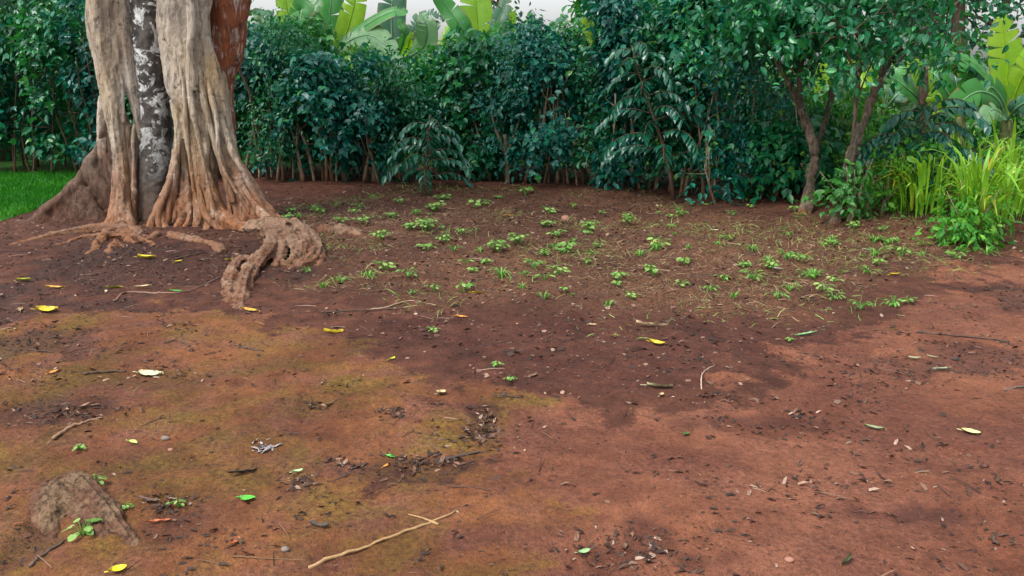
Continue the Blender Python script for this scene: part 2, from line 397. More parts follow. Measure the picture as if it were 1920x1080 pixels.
def bark_mat(name, a, b, stain, red=True, grain=(1, 1, .25), red_top=.55, spots=True, mud=(.17, .070, .030)):
    m = NT(name); co = m.coord()
    st = m.mapping(co, grain)
    n1 = m.noise(st, 5, 5, .6); n2 = m.noise(st, 22, 5, .65); n3 = m.noise(co, 60, 4, .7)
    c = m.mix(m.ramp(n1, [(.3, 0.), (.7, 1.)]), a, b)
    c = m.mix(m.ramp(m.noise(st, 2.6, 4), [(.45, 0.), (.7, .8)]), c, stain)
    c = m.mix(m.ramp(n2, [(.52, 0.), (.72, .55)]), c, tuple(v * .4 for v in a))
    if spots:
        s = m.ramp(m.math('ADD', m.voro(m.mapping(co, (1, 1, 1.5)), 7), m.math('MULTIPLY', n3, .12)), [(.20, 1.), (.27, 0.)])
        s = m.math('MULTIPLY', s, m.ramp(m.noise(co, 3.1, 2), [(.46, 0.), (.56, .8)]))
        c = m.mix(s, c, (.085, .062, .042))
    if red:
        z = m.new('ShaderNodeSeparateXYZ'); m.l.new(m.new('ShaderNodeNewGeometry').outputs['Position'], z.inputs[0])
        f = m.math('ADD', z.outputs[2], m.math('MULTIPLY', m.math('SUBTRACT', n1, .5), .9))
        f = m.math('ADD', f, m.math('MULTIPLY', m.math('SUBTRACT', n2, .5), .35))
        mask = m.ramp(m.math('DIVIDE', f, red_top * 2), [(.0, .92), (.32, .62), (.62, 0.)])
        c = m.mix(mask, c, m.mix(n2, tuple(v * .55 for v in mud), tuple(v * 1.25 for v in mud)))
    c = m.mix(.4, c, m.ramp(n3, [(.25, .6), (.75, 1.3)]), 'MULTIPLY')
    cr = m.noise(m.mapping(co, (1, 1, .14) if grain[2] < 1 else (1, 1, 1)), 34, 6, .7, .4)
    crk = m.ramp(cr, [(.36, 1.), (.46, 0.)])
    c = m.mix(m.math('MULTIPLY', crk, .65), c, tuple(v * .22 for v in a))
    pal = m.ramp(m.noise(co, 8, 6, .7, .5), [(.56, 0.), (.64, .55)])
    c = m.mix(pal, c, m.mix(.5, c, tuple(min(.6, v * 1.35) for v in b)))
    n = m.bump(n1, .3, .05); n = m.bump(n2, .6, .025, n); n = m.bump(n3, .6, .010, n); n = m.bump(m.math('SUBTRACT', 1.0, crk), .6, .012, n)
    m.l.new(n, m.bsdf.inputs['Normal'])
    return m.set(Base_Color=c, Roughness=.8, Specular_IOR_Level=.25)
M['bark_pale'] = bark_mat('bark_pale', (.22, .18, .145), (.44, .385, .315), (.29, .195, .09), grain=(1, 1, .35), red_top=.80, mud=(.20, .070, .022))
M['bark_butt'] = bark_mat('bark_buttress', (.10, .070, .052), (.19, .145, .11), (.10, .055, .03), red_top=.9, mud=(.075, .030, .017))
M['bark_root'] = bark_mat('bark_root', (.095, .055, .036), (.19, .122, .083), (.11, .05, .027), red_top=.18, grain=(.6, .6, 1), spots=False)
M['bark_twisted'] = bark_mat('bark_twisted_root', (.100, .056, .034), (.22, .138, .09), (.085, .042, .024), red_top=.10, spots=False, mud=(.14, .06, .032))
M['bark_arch'] = bark_mat('bark_arched_root', (.065, .037, .021), (.175, .108, .064), (.09, .055, .022), red_top=.05, spots=False, grain=(1, .6, 1), mud=(.09, .038, .02))
M['bark_red'] = bark_mat('bark_red', (.16, .055, .028), (.27, .105, .055), (.13, .045, .025), red_top=.3, grain=(1.4, 1.4, .3), spots=False)
M['stem_pale'] = bark_mat('stem_pale', (.17, .13, .085), (.30, .245, .17), (.16, .13, .07), red_top=.2, spots=False)
M['stem_brown'] = bark_mat('stem_brown', (.060, .040, .026), (.165, .118, .080), (.055, .050, .032), red_top=.12, spots=False)
M['banana_stem'] = bark_mat('banana_stem', (.07, .10, .03), (.15, .17, .06), (.07, .055, .03), red=False, spots=False)
def lichen_mat():
    m = NT('bark_dark_lichen'); co = m.coord()
    n1 = m.noise(co, 10, 5, .6); n3 = m.noise(co, 50, 4, .7)
    c = m.mix(m.ramp(n1, [(.3, 0.), (.7, 1.)]), (.020, .018, .018), (.105, .092, .080))
    z = m.new('ShaderNodeSeparateXYZ'); m.l.new(m.new('ShaderNodeNewGeometry').outputs['Position'], z.inputs[0])
    up = m.ramp(m.math('DIVIDE', z.outputs[2], 2.6), [(.16, 0.), (.30, .55), (.8, 1.)])
    big = m.ramp(m.noise(co, 5.2, 6, .68, .9), [(.52, 0.), (.55, 1.)])
    v = m.voro(m.mapping(co, (1, 1, 1)), 15)
    sml = m.math('MULTIPLY', m.ramp(m.math('ADD', v, m.math('MULTIPLY', m.noise(co, 40, 3), .25)), [(.30, 1.), (.36, 0.)]), m.ramp(m.noise(co, 4.4, 2), [(.44, 0.), (.52, 1.)]))
    li = m.math('MULTIPLY', m.math('MAXIMUM', big, sml), up)
    lc = m.mix(m.ramp(m.noise(co, 24, 4), [(.3, 0.), (.7, 1.)]), (.26, .275, .27), (.68, .69, .67))
    c = m.mix(li, c, lc)
    f = m.ramp(m.math('ADD', z.outputs[2], m.math('MULTIPLY', m.math('SUBTRACT', n1, .5), .5)), [(.12, .85), (.55, 0.)])
    c = m.mix(f, c, (.085, .048, .03))
    n = m.bump(n1, .5, .03); n = m.bump(n3, .5, .008, n); n = m.bump(li, .4, .006, n)
    m.l.new(n, m.bsdf.inputs['Normal'])
    return m.set(Base_Color=c, Roughness=.85, Specular_IOR_Level=.25)
M['bark_lichen'] = lichen_mat()
def dead_mat():
    m = NT('bark_red_flaking'); co = m.coord(); st = m.mapping(co, (1.3, 1.3, .35))
    n1 = m.noise(st, 7, 5, .65); n2 = m.noise(co, 30, 4, .65)
    c = m.mix(m.ramp(n1, [(.3, 0.), (.7, 1.)]), (.105, .034, .018), (.26, .085, .036))
    fl = m.ramp(m.noise(st, 13, 6, .72, .5), [(.53, 0.), (.60, .85)])
    c = m.mix(fl, c, m.mix(n2, (.30, .22, .19), (.50, .43, .39)))
    c = m.mix(m.ramp(m.noise(co, 6, 3), [(.6, 0.), (.68, .8)]), c, (.045, .02, .014))
    n = m.bump(n1, .6, .03); n = m.bump(fl, .5, .01, n); n = m.bump(n2, .4, .006, n)
    m.l.new(n, m.bsdf.inputs['Normal'])
    return m.set(Base_Color=c, Roughness=.85, Specular_IOR_Level=.2)
M['dead'] = dead_mat()
def litter_mat(name='litter', rough=.75, spots=False):
    m = NT(name); co = m.coord()
    a = m.new('ShaderNodeAttribute', attribute_name='col')
    n = m.noise(co, 60, 4, .65)
    c = m.mix(.7, a.outputs['Color'], m.ramp(n, [(.25, .55), (.75, 1.3)]), 'MULTIPLY')
    if spots:
        c = m.mix(m.ramp(m.noise(co, 38, 5, .7, .4), [(.52, 0.), (.64, .8)]), c, (.13, .07, .025))
        m.l.new(m.bump(m.noise(co, 90, 3), .5, .004), m.bsdf.inputs['Normal'])
    return m.set(Base_Color=c, Roughness=rough, Specular_IOR_Level=.3)
M['litter'] = litter_mat()
M['leaf_fallen'] = litter_mat('leaf_fallen', .55, True)
def stone_mat(name, a, b):
    m = NT(name); co = m.coord(); n = m.noise(co, 18, 5, .65)
    m.l.new(m.bump(n, .6, .01), m.bsdf.inputs['Normal'])
    return m.set(Base_Color=m.mix(n, a, b), Roughness=.85)
M['stone_red'] = stone_mat('stone_red', (.17, .075, .05), (.30, .15, .10))
M['stone_grey'] = stone_mat('stone_grey', (.09, .07, .06), (.19, .155, .13))
M['seed'] = stone_mat('seed_dark', (.012, .010, .010), (.03, .026, .022))

# ------------------------------------------------------------------ ground sheet
def axis(segs):
    out = [segs[0][0]]
    for a, b, s0, s1 in segs:
        x = a; n = max(2, int((b - a) / ((s0 + s1) / 2)))
        t = np.linspace(0, 1, n + 1)[1:]
        st = s0 + (s1 - s0) * t; c = np.cumsum(st); c = c / c[-1]
        out += list(a + (b - a) * c)
    return np.array(out)
def build_ground():
    xs = np.concatenate([-axis([(5.2, 9, .03, .15), (9, 40, .2, 5), (40, 900, 10, 200)])[::-1], axis([(-5.2, 5.2, .022, .022)])[1:-1], axis([(5.2, 9, .03, .15), (9, 40, .2, 5), (40, 900, 10, 200)])])
    ys = np.concatenate([axis([(-300, -3, 100, 2)]), axis([(-3, 1.9, .5, .05)])[1:], axis([(1.9, 6, .014, .022)])[1:], axis([(6, 14, .026, .06)])[1:], axis([(14, 40, .15, 3)])[1:], axis([(40, 1400, 10, 200)])[1:]])
    X, Y = np.meshgrid(xs, ys); nx, ny = len(xs), len(ys)
    Xf, Yf = X.ravel(), Y.ravel()
    Z = height(Xf, Yf); z = zones(Xf, Yf)
    V = np.stack([Xf, Yf, Z], 1)
    i = np.arange(ny - 1)[:, None] * nx + np.arange(nx - 1)[None, :]
    idx = np.stack([i, i + 1, i + nx + 1, i + nx], -1).reshape(-1)
    tot = np.full((nx - 1) * (ny - 1), 4)
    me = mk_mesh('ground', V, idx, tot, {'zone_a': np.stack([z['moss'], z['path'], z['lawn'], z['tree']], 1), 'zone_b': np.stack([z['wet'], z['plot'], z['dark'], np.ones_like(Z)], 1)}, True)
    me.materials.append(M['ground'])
    o = link(bpy.data.objects.new('ground', me))
    tag(o, 'reddish brown bare soil with a packed path and damp patches', 'ground', kind='structure')
build_ground()

# ------------------------------------------------------------------ organic bodies: tubes fused into one skin
def fuse(name, parts, mat, parent, voxel, disp, seed=0, smooth_it=3):
    mb = MB()
    for k, pt in enumerate(parts): mb.add(*pt)
    me = mb.mesh('tmp'); o = link(bpy.data.objects.new('tmp', me))
    r = o.modifiers.new('r', 'REMESH'); r.mode = 'VOXEL'; r.voxel_size = voxel; r.use_smooth_shade = True
    s = o.modifiers.new('s', 'SMOOTH'); s.factor = .5; s.iterations = smooth_it
    dg = bpy.context.evaluated_depsgraph_get(); dg.update()
    nm = bpy.data.meshes.new_from_object(o.evaluated_get(dg))
    bpy.data.objects.remove(o); bpy.data.meshes.remove(me)
    n = len(nm.vertices); co = np.zeros(n * 3, np.float32); nm.vertices.foreach_get('co', co); co = co.reshape(-1, 3).astype(float)
    no = np.zeros(n * 3, np.float32); nm.vertices.foreach_get('normal', no); no = no.reshape(-1, 3)
    d = np.zeros(n)
    for amp, sc, sq in disp:
        q = co * np.array(sq)
        d += amp * (noise3(q, sc, seed) + .5 * noise3(q, sc * 2.1, seed + 5) - .75)
    co = co + no * d[:, None]
    nm.vertices.foreach_set('co', co.astype(np.float32).ravel())
    nm.polygons.foreach_set('use_smooth', np.ones(len(nm.polygons), bool))
    nm.materials.clear(); nm.materials.append(mat); nm.name = name; nm.update()
    return link(bpy.data.objects.new(name, nm), parent)
def pxt(pts, sides=12, wob=.05, n=None, seed=0, flute=.10, nf=3):
    """tube through (px, py, depth, radius in px)"""
    c = np.array([list(P(a, b, Y)) + [r * Y / FPX] for a, b, Y, r in pts])
    q = spline(c, n or max(6, len(pts) * 5))
    return tube(q[:, :3], np.maximum(q[:, 3], .004), sides, wob, seed, flute, nf, .05)
def gxt(pts, sides=16, wob=.06, n=None, seed=0, flute=.14, nf=5, spin=.06):
    """tube along the ground through (px, py, radius m, height of axis)"""
    c = np.array([list(G(a, b)) + [r] for a, b, r, h in pts]); c[:, 2] += [h for *_, h in pts]
    q = spline(c, n or len(pts) * 6)
    return tube(q[:, :3], np.maximum(q[:, 3], .004), sides, wob, seed, flute, nf, spin)

BARK_D = [(.030, 5, (1, 1, .4)), (.030, 13, (1, 1, .16)), (.010, 30, (1, 1, .5)), (.004, 70, (1, 1, 1))]
def build_fig():
    t = empty('strangler_fig_tree', (TREE[0], TREE[1], 0))
    tag(t, 'big strangler fig with pale fused root columns and a lichened dark trunk', 'tree')
    inv = np.array((-TREE[0], -TREE[1], 0))
    def fz(*a, **k):
        o = fuse(*a, **k); o.location = inv + np.array((0, 0, -.022 if a[0] == 'surface_root' else 0)); return o
    # dark lichened trunk held in the middle
    fz('dark_trunk', [pxt([(262, -520, 9.55, 34), (268, -200, 9.5, 34), (273, -40, 9.45, 33), (281, 100, 9.42, 29), (289, 200, 9.4, 28), (293, 300, 9.38, 28), (294, 400, 9.35, 31), (294, 450, 9.35, 33)], 24, .02, flute=0)],
       M['bark_lichen'], t, voxel=.014, disp=[(.015, 9, (1, 1, 1)), (.008, 30, (1, 1, 1))], seed=3)
    # pale columns on its one flank
    fz('root_column', [
        pxt([(205, -520, 9.4, 42), (196, -200, 9.35, 36), (194, -40, 9.3, 30), (194, 50, 9.28, 26), (203, 120, 9.25, 21), (213, 190, 9.22, 18), (219, 250, 9.2, 16), (225, 300, 9.18, 15.5), (226, 350, 9.15, 17), (224, 400, 9.1, 21), (220, 440, 9.0, 27)], 16, .04, seed=1, flute=.14, nf=5),
        pxt([(236, -520, 9.42, 26), (232, -100, 9.38, 22), (224, 10, 9.34, 18), (228, 70, 9.30, 14), (238, 130, 9.30, 13), (250, 180, 9.30, 10), (259, 220, 9.31, 7), (266, 262, 9.33, 4)], seed=2),
        pxt([(246, -400, 9.44, 20), (242, -40, 9.40, 14), (240, 40, 9.38, 11), (246, 110, 9.37, 8), (254, 170, 9.36, 6)], seed=3),
        pxt([(212, 40, 9.26, 12), (222, 110, 9.24, 8), (228, 170, 9.22, 6), (232, 230, 9.2, 5)], seed=4),
        pxt([(196, 180, 9.6, 12), (196, 260, 9.6, 13), (200, 340, 9.6, 15), (206, 440, 9.55, 18)], seed=104),
        pxt([(262, 150, 9.48, 4), (256, 230, 9.5, 5), (252, 300, 9.5, 5), (250, 350, 9.45, 7), (250, 400, 9.3, 9), (256, 440, 9.1, 11)], seed=105),
        pxt([(226, 380, 9.12, 12), (210, 415, 9.0, 12), (195, 435, 8.9, 10), (185, 450, 8.8, 7)], seed=5),
        pxt([(234, 380, 9.12, 10), (246, 415, 9.02, 9), (256, 440, 8.95, 8)], seed=6),
    ], M['bark_pale'], t, voxel=.012, disp=BARK_D, seed=11)
    # the wide pale column that divides into legs
    fz('root_column', [
        pxt([(345, -520, 9.4, 66), (346, -200, 9.35, 56), (345, -40, 9.3, 46), (343, 50, 9.27, 40), (346, 110, 9.25, 38), (354, 160, 9.23, 38), (366, 196, 9.22, 34), (374, 222, 9.25, 22)], 20, .03, seed=7, flute=.16, nf=5),
        pxt([(384, -420, 9.4, 26), (368, -60, 9.3, 20), (374, 30, 9.28, 18), (384, 90, 9.26, 17), (396, 140, 9.24, 18), (404, 180, 9.23, 20), (413, 240, 9.21, 21), (430, 300, 9.17, 21), (455, 350, 9.12, 24), (478, 395, 9.05, 28), (505, 430, 9.0, 30)], seed=8),
        pxt([(378, -200, 9.3, 7), (381, -10, 9.22, 5), (370, 25, 9.2, 4.5), (366, 60, 9.2, 4)], seed=9),
        # thin outer leg dividing in two
        pxt([(336, 190, 9.2, 16), (333, 240, 9.12, 9), (330, 290, 9.08, 9), (322, 335, 9.06, 11), (304, 375, 9.02, 9), (290, 405, 8.98, 8), (280, 435, 8.92, 9)], seed=10),
        pxt([(328, 320, 9.07, 10), (322, 360, 9.03, 9), (318, 395, 8.98, 8), (312, 425, 8.95, 7)], seed=11),
        # main middle leg turning outward at the foot
        pxt([(358, 190, 9.18, 26), (362, 240, 9.12, 19), (372, 300, 9.08, 18), (386, 350, 9.03, 19), (404, 395, 8.96, 21), (432, 422, 8.85, 20), (470, 434, 8.75, 17), (520, 445, 8.65, 15)], seed=12),
        pxt([(374, 320, 9.15, 12), (374, 380, 9.1, 13), (374, 425, 9.0, 15), (372, 450, 8.95, 16)], seed=13),
        pxt([(388, 210, 9.16, 13), (391, 250, 9.1, 9), (388, 300, 9.09, 8), (396, 340, 9.1, 7), (412, 390, 9.06, 6), (420, 420, 9.0, 5)], seed=14),
        # fingers of the outer leg
        pxt([(430, 320, 9.1, 12), (436, 360, 9.02, 8), (444, 395, 8.97, 7), (455, 425, 8.9, 8)], seed=15),
        pxt([(448, 335, 9.06, 12), (460, 370, 8.99, 9), (474, 405, 8.93, 9), (486, 432, 8.87, 10)], seed=16),
        # slim strands behind
        pxt([(412, 140, 9.32, 9), (420, 190, 9.33, 8), (428, 250, 9.36, 6), (438, 300, 9.4, 5)], seed=17),
        pxt([(424, 170, 9.42, 6), (432, 230, 9.42, 5), (446, 300, 9.46, 5), (458, 350, 9.46, 5)], seed=18),
        # inner reddish roots at the foot
        pxt([(345, 225, 9.45, 7), (346, 290, 9.5, 6), (343, 350, 9.42, 7), (344, 390, 9.28, 8), (347, 425, 9.08, 9), (340, 450, 8.95, 9)], seed=19),
        pxt([(352, 230, 9.5, 7), (354, 320, 9.48, 7), (357, 385, 9.3, 8), (362, 430, 9.05, 8)], seed=20),
        pxt([(330, 330, 9.4, 5), (326, 380, 9.3, 6), (330, 420, 9.1, 6), (326, 450, 8.95, 6)], seed=120),
        pxt([(398, 250, 9.45, 6), (400, 330, 9.45, 7), (408, 400, 9.3, 8), (425, 440, 9.1, 9)], seed=121),
        pxt([(300, 385, 9.0, 8), (306, 415, 8.93, 7), (316, 440, 8.85, 9), (336, 452, 8.8, 8)], seed=21),
        pxt([(340, 410, 8.99, 9), (328, 440, 8.88, 9), (318, 455, 8.8, 7)], seed=22),
    ], M['bark_pale'], t, voxel=.012, disp=BARK_D, seed=17)
    strands = []
    g = np.random.default_rng(8)
    for k, (x0, y0, x1, y1, x2, y2, x3, y3, Ya, Yb, ra) in enumerate([
            (318, -40, 320, 60, 324, 130, 330, 190, 9.12, 9.12, 6), (332, 60, 340, 170, 352, 260, 362, 360, 9.04, 8.9, 5), (350, 100, 362, 200, 384, 320, 402, 410, 9.03, 8.78, 5), (372, 120, 384, 210, 408, 300, 436, 380, 9.06, 8.93, 6),
            (392, 150, 404, 230, 428, 310, 470, 400, 9.05, 8.85, 5), (410, 200, 430, 270, 462, 340, 500, 405, 9.08, 8.88, 6), (350, -40, 352, 40, 356, 110, 362, 170, 9.06, 9.02, 7), (366, 280, 372, 340, 384, 400, 420, 436, 8.98, 8.74, 6),
            (384, 330, 396, 380, 420, 412, 466, 430, 8.92, 8.68, 6), (452, 340, 472, 375, 496, 405, 530, 428, 8.96, 8.72, 8), (420, 330, 428, 375, 436, 410, 444, 440, 9.02, 8.85, 5), (330, 300, 318, 350, 306, 400, 300, 446, 9.0, 8.84, 5),
            (358, 380, 352, 410, 350, 432, 340, 452, 9.0, 8.8, 7), (386, 390, 390, 415, 388, 435, 380, 456, 8.92, 8.74, 8), (400, 400, 412, 425, 420, 440, 430, 458, 8.9, 8.66, 7)]):
        q = [(x0, y0 - 30, Ya + .16, ra * .5), (x0, y0, Ya + .06, ra * .8), (x1 + g.normal(0, 3), y1, Ya * .7 + Yb * .3, ra * g.uniform(.6, 1.3)), (x2 + g.normal(0, 4), y2, Ya * .35 + Yb * .65, ra * g.uniform(.6, 1.4)), (x3, y3, Yb, ra * 1.1)]
        strands.append(pxt([(a + g.normal(0, 1.5), b, Y + .035, rr_) for a, b, Y, rr_ in q], 8, .06, seed=200 + k))
    for st_ in strands: fz('root_strand', [st_], M['bark_pale'], t, voxel=.009, disp=[(.016, 8, (1, 1, .5)), (.010, 26, (1, 1, .4))], seed=61, smooth_it=1)
    # reddish flaking stem leaning behind
    fz('flaking_stem', [
        pxt([(462, -520, 9.85, 52), (442, -200, 9.8, 46), (430, -40, 9.75, 42), (425, 40, 9.7, 37), (420, 100, 9.68, 30), (416, 150, 9.66, 23), (420, 200, 9.64, 17), (428, 260, 9.62, 15), (438, 330, 9.6, 15), (446, 400, 9.6, 18)], 14, .06, seed=30),
        pxt([(396, -300, 9.75, 22), (392, -40, 9.72, 18), (397, 60, 9.7, 14), (404, 120, 9.66, 12)], seed=31),
        pxt([(398, 88, 9.6, 11), (404, 108, 9.56, 10), (412, 118, 9.55, 7)], seed=32),
    ], M['dead'], t, voxel=.014, disp=[(.035, 6, (1, 1, .5)), (.018, 20, (1, 1, .4))], seed=23)
    # buttress plate running out behind the flank column
    ridge = np.array([P(*q) for q in [(205, 170, 9.6), (200, 220, 9.58), (188, 262, 9.56), (172, 302, 9.52), (150, 338, 9.46), (118, 370, 9.36), (80, 398, 9.24), (42, 428, 9.08), (10, 446, 8.95)]])
    parts = []
    foot = np.array([P(*q) for q in [(225, 200, 9.55), (230, 300, 9.5), (230, 420, 9.4)]])
    rs = spline(ridge, 30)
    for k, u in enumerate(np.linspace(0, 1, 26)):
        i = u * 29; a = rs[int(i)]
        b = np.array((a[0] + (1 - u) * .55 + .05, a[1] - .02 + .05 * math.sin(k * 1.7), -.1))
        b[0] = min(b[0], TREE[0] + .3)
        mid = (a + b) / 2 + np.array((0, .02 * math.sin(k * 2.3), 0))
        q = spline([a, mid, b], 10)
        parts.append(tube(q, np.linspace(.045, .085, 10), 8, .05, k))
    parts.append(tube(rs, np.linspace(.055, .06, 30) + .012 * np.sin(np.arange(30) * 1.3), 9, .08, 77))
    fz('buttress', parts, M['bark_butt'], t, voxel=.016, disp=[(.04, 5, (1, 1, .4)), (.015, 20, (1, 1, .5))], seed=29)
    # roots over the soil
    fz('surface_root', [
        gxt([(235, 425, .07, .03), (190, 432, .055, .03), (130, 436, .045, .02), (70, 446, .04, .0), (0, 462, .03, -.02)], seed=40),
        gxt([(225, 440, .05, .02), (160, 445, .04, .01), (110, 458, .03, .0), (60, 470, .025, -.01)], seed=41),
        gxt([(240, 432, .05, .04), (170, 428, .035, .03), (100, 440, .03, .0), (60, 452, .025, -.01)], seed=42),
    ], M['bark_root'], t, voxel=.011, disp=[(.018, 8, (1, 1, 1)), (.010, 30, (1, 1, 1))], seed=31)
    fz('surface_root', [
        gxt([(268, 440, .06, .0), (236, 430, .06, .03), (206, 438, .05, .04), (188, 452, .045, .015), (168, 474, .03, -.005), (140, 488, .015, -.012)], seed=43),
        gxt([(222, 440, .05, .03), (255, 446, .05, .015), (284, 457, .038, .0), (316, 468, .025, -.01), (340, 474, .015, -.016)], seed=44),
        gxt([(190, 452, .04, .02), (206, 447, .035, .05), (232, 450, .035, .045), (256, 456, .03, .01)], seed=45),
        gxt([(216, 456, .035, .02), (206, 470, .045, -.01), (198, 490, .055, -.035), (190, 510, .04, -.05)], seed=46),
        gxt([(226, 458, .022, .025), (236, 468, .018, .005), (250, 478, .012, -.012)], seed=47),
        gxt([(200, 444, .025, .07), (222, 440, .025, .085), (248, 442, .022, .06), (266, 450, .02, .01)], seed=48),
    ], M['bark_root'], t, voxel=.010, disp=[(.04, 9, (1, 1, 1)), (.018, 28, (1, 1, 1))], seed=37)
    fz('surface_root', [
        gxt([(320, 445, .05, .02), (360, 450, .05, .01), (395, 458, .045, .01), (410, 466, .06, .02), (420, 472, .05, .0)], seed=49),
        gxt([(300, 440, .05, .02), (280, 446, .04, .0), (262, 452, .03, -.02)], seed=50),
    ], M['bark_root'], t, voxel=.010, disp=[(.04, 9, (1, 1, 1)), (.014, 30, (1, 1, 1))], seed=41)
    # the knotted root that winds over itself
    k = fz('twisted_root', [
        gxt([(470, 436, .085, .05), (510, 440, .095, .07), (548, 446, .09, .08), (578, 456, .08, .07), (592, 472, .075, .04), (584, 488, .06, .01), (562, 497, .06, -.01), (538, 494, .05, -.01)], seed=51, flute=.25, spin=.10),
        gxt([(505, 444, .06, .11), (535, 456, .055, .12), (552, 470, .055, .10), (556, 486, .05, .06), (545, 498, .045, .0)], seed=52, flute=.25, spin=-.12),
        gxt([(545, 447, .045, .15), (566, 456, .045, .14), (574, 470, .045, .12), (568, 484, .045, .08), (556, 494, .04, .01)], seed=53, flute=.25, spin=.14),
        gxt([(560, 450, .04, .13), (586, 460, .04, .12), (598, 474, .04, .06), (594, 488, .035, .0)], seed=54, flute=.22, spin=.12),
        gxt([(522, 446, .035, .17), (548, 452, .03, .18), (562, 462, .03, .16)], seed=55, flute=.2),
        gxt([(500, 444, .075, .06), (516, 456, .06, .10), (512, 472, .055, .10), (500, 488, .055, .07), (482, 503, .055, .04), (466, 520, .060, .02), (455, 545, .065, -.01), (446, 580, .055, -.06)], seed=56, flute=.25, spin=.08),
        gxt([(474, 500, .05, .05), (450, 500, .050, .05), (437, 514, .05, .03), (432, 536, .055, .0), (426, 575, .05, -.06)], seed=57, flute=.25, spin=-.08),
        gxt([(488, 494, .028, .09), (470, 508, .03, .08), (458, 530, .028, .06), (448, 556, .028, .02)], seed=58),
        gxt([(560, 462, .05, .06), (572, 478, .055, .02), (560, 494, .05, -.02)], seed=160, flute=.25, spin=.1),
        gxt([(590, 466, .035, .08), (604, 478, .035, .03), (600, 494, .03, -.02)], seed=161),
        gxt([(528, 452, .06, .08), (530, 470, .06, .06), (526, 486, .05, .01), (515, 498, .04, -.03)], seed=162, flute=.25, spin=.12),
        gxt([(505, 470, .05, .04), (520, 486, .045, .02), (535, 496, .04, -.02)], seed=59),
    ], M['bark_twisted'], t, voxel=.009, disp=[(.030, 10, (1, 1, 1)), (.016, 30, (1, 1, 1)), (.006, 90, (1, 1, 1))], seed=43, smooth_it=2)
    fz('surface_root', [gxt([(560, 440, .06, .03), (610, 432, .05, .02), (650, 438, .06, .02), (690, 444, .05, -.02), (720, 448, .03, -.04)], seed=59)],
       M['bark_twisted'], t, voxel=.010, disp=[(.05, 8, (1, 1, 1)), (.018, 26, (1, 1, 1))], seed=47)
    # limbs and crown, above the picture
    g = np.random.default_rng(5)
    tops = []
    for k in range(9):
        mb = MB()
        a = k * 2.4; b = np.array((.3 * math.cos(a), .3 * math.sin(a), 4.6)); L = g.uniform(2.6, 4.2)
        e = b + np.array((math.cos(a) * L, math.sin(a) * L, g.uniform(1.6, 3.2)))
        q = spline([np.array((0, 0, 3.4)), b, (b + e) / 2 + np.array((0, 0, .5)), e], 14)
        mb.add(*tube(q, np.linspace(.3, .05, 14), 9, .06, k)); tops.append(q[5:])
        for j in range(4):
            s = q[g.integers(6, 13)]; d = nrm(g.normal(0, 1, 3) + np.array((0, 0, .5))) * g.uniform(.8, 1.6)
            qq = spline([s, s + d * .5 + np.array((0, 0, .1)), s + d], 6); mb.add(*tube(qq, np.linspace(.06, .015, 6), 6)); tops.append(qq)
        mb.build('limb', M['bark_pale'], t, True)
    tp = np.concatenate(tops)
    N = 3200; c = tp[g.integers(0, len(tp), N)] + g.normal(0, .42, (N, 3))
    mb = MB(); mb.add(*leaves(c, g.normal(0, 1, (N, 3)) + np.array((0, 0, -.5)), g.normal(0, .6, (N, 3)) + np.array((0, 0, 1)), g.uniform(.12, .2, N), OVATE, OVATE_F), var=np.repeat(g.uniform(0, 1, N), 8))
    o = mb.build('crown', M['fig_leaf'], t); o['kind'] = 'stuff'
build_fig()

# exposed root arching out of the soil close to the camera
r = empty('exposed_root', G(150, 975))
tag(r, 'short arched brown root surfacing from the soil beside bright green sprout', 'root')
o = fuse('root_arch', [
    gxt([(132, 914, .035, .020), (106, 924, .048, .028), (92, 945, .055, .022), (93, 972, .054, .002), (100, 1000, .046, -.035), (106, 1022, .04, -.06)], 30, 0, 40, 60, .16, 9, .004),
    gxt([(108, 913, .035, .022), (142, 918, .046, .034), (176, 940, .047, .030), (206, 970, .042, .016), (234, 1000, .034, .0), (262, 1030, .026, -.03)], 30, 0, 44, 62, .20, 9, .003),
    gxt([(122, 930, .036, .014), (140, 952, .030, .0), (146, 975, .026, -.02)], 20, 0, 24, 63, .16, 7, .0),
    gxt([(112, 935, .045, .018), (135, 950, .042, .010), (168, 972, .038, .002), (196, 1000, .032, -.012), (215, 1020, .026, -.03)], 22, 0, 30, 65, .2, 7, .003),
    gxt([(60, 952, .03, -.01), (84, 962, .03, .0), (92, 985, .03, -.02)], 16, 0, 24, 64, .1, 5, .0),
], M['bark_arch'], r, voxel=.0045, disp=[(.020, 9, (1, 1, 1)), (.009, 40, (1, .6, 1)), (.005, 110, (1, .7, 1))], seed=51, smooth_it=2)
o.location = -np.array(r.location) + np.array((0, 0, -.012))

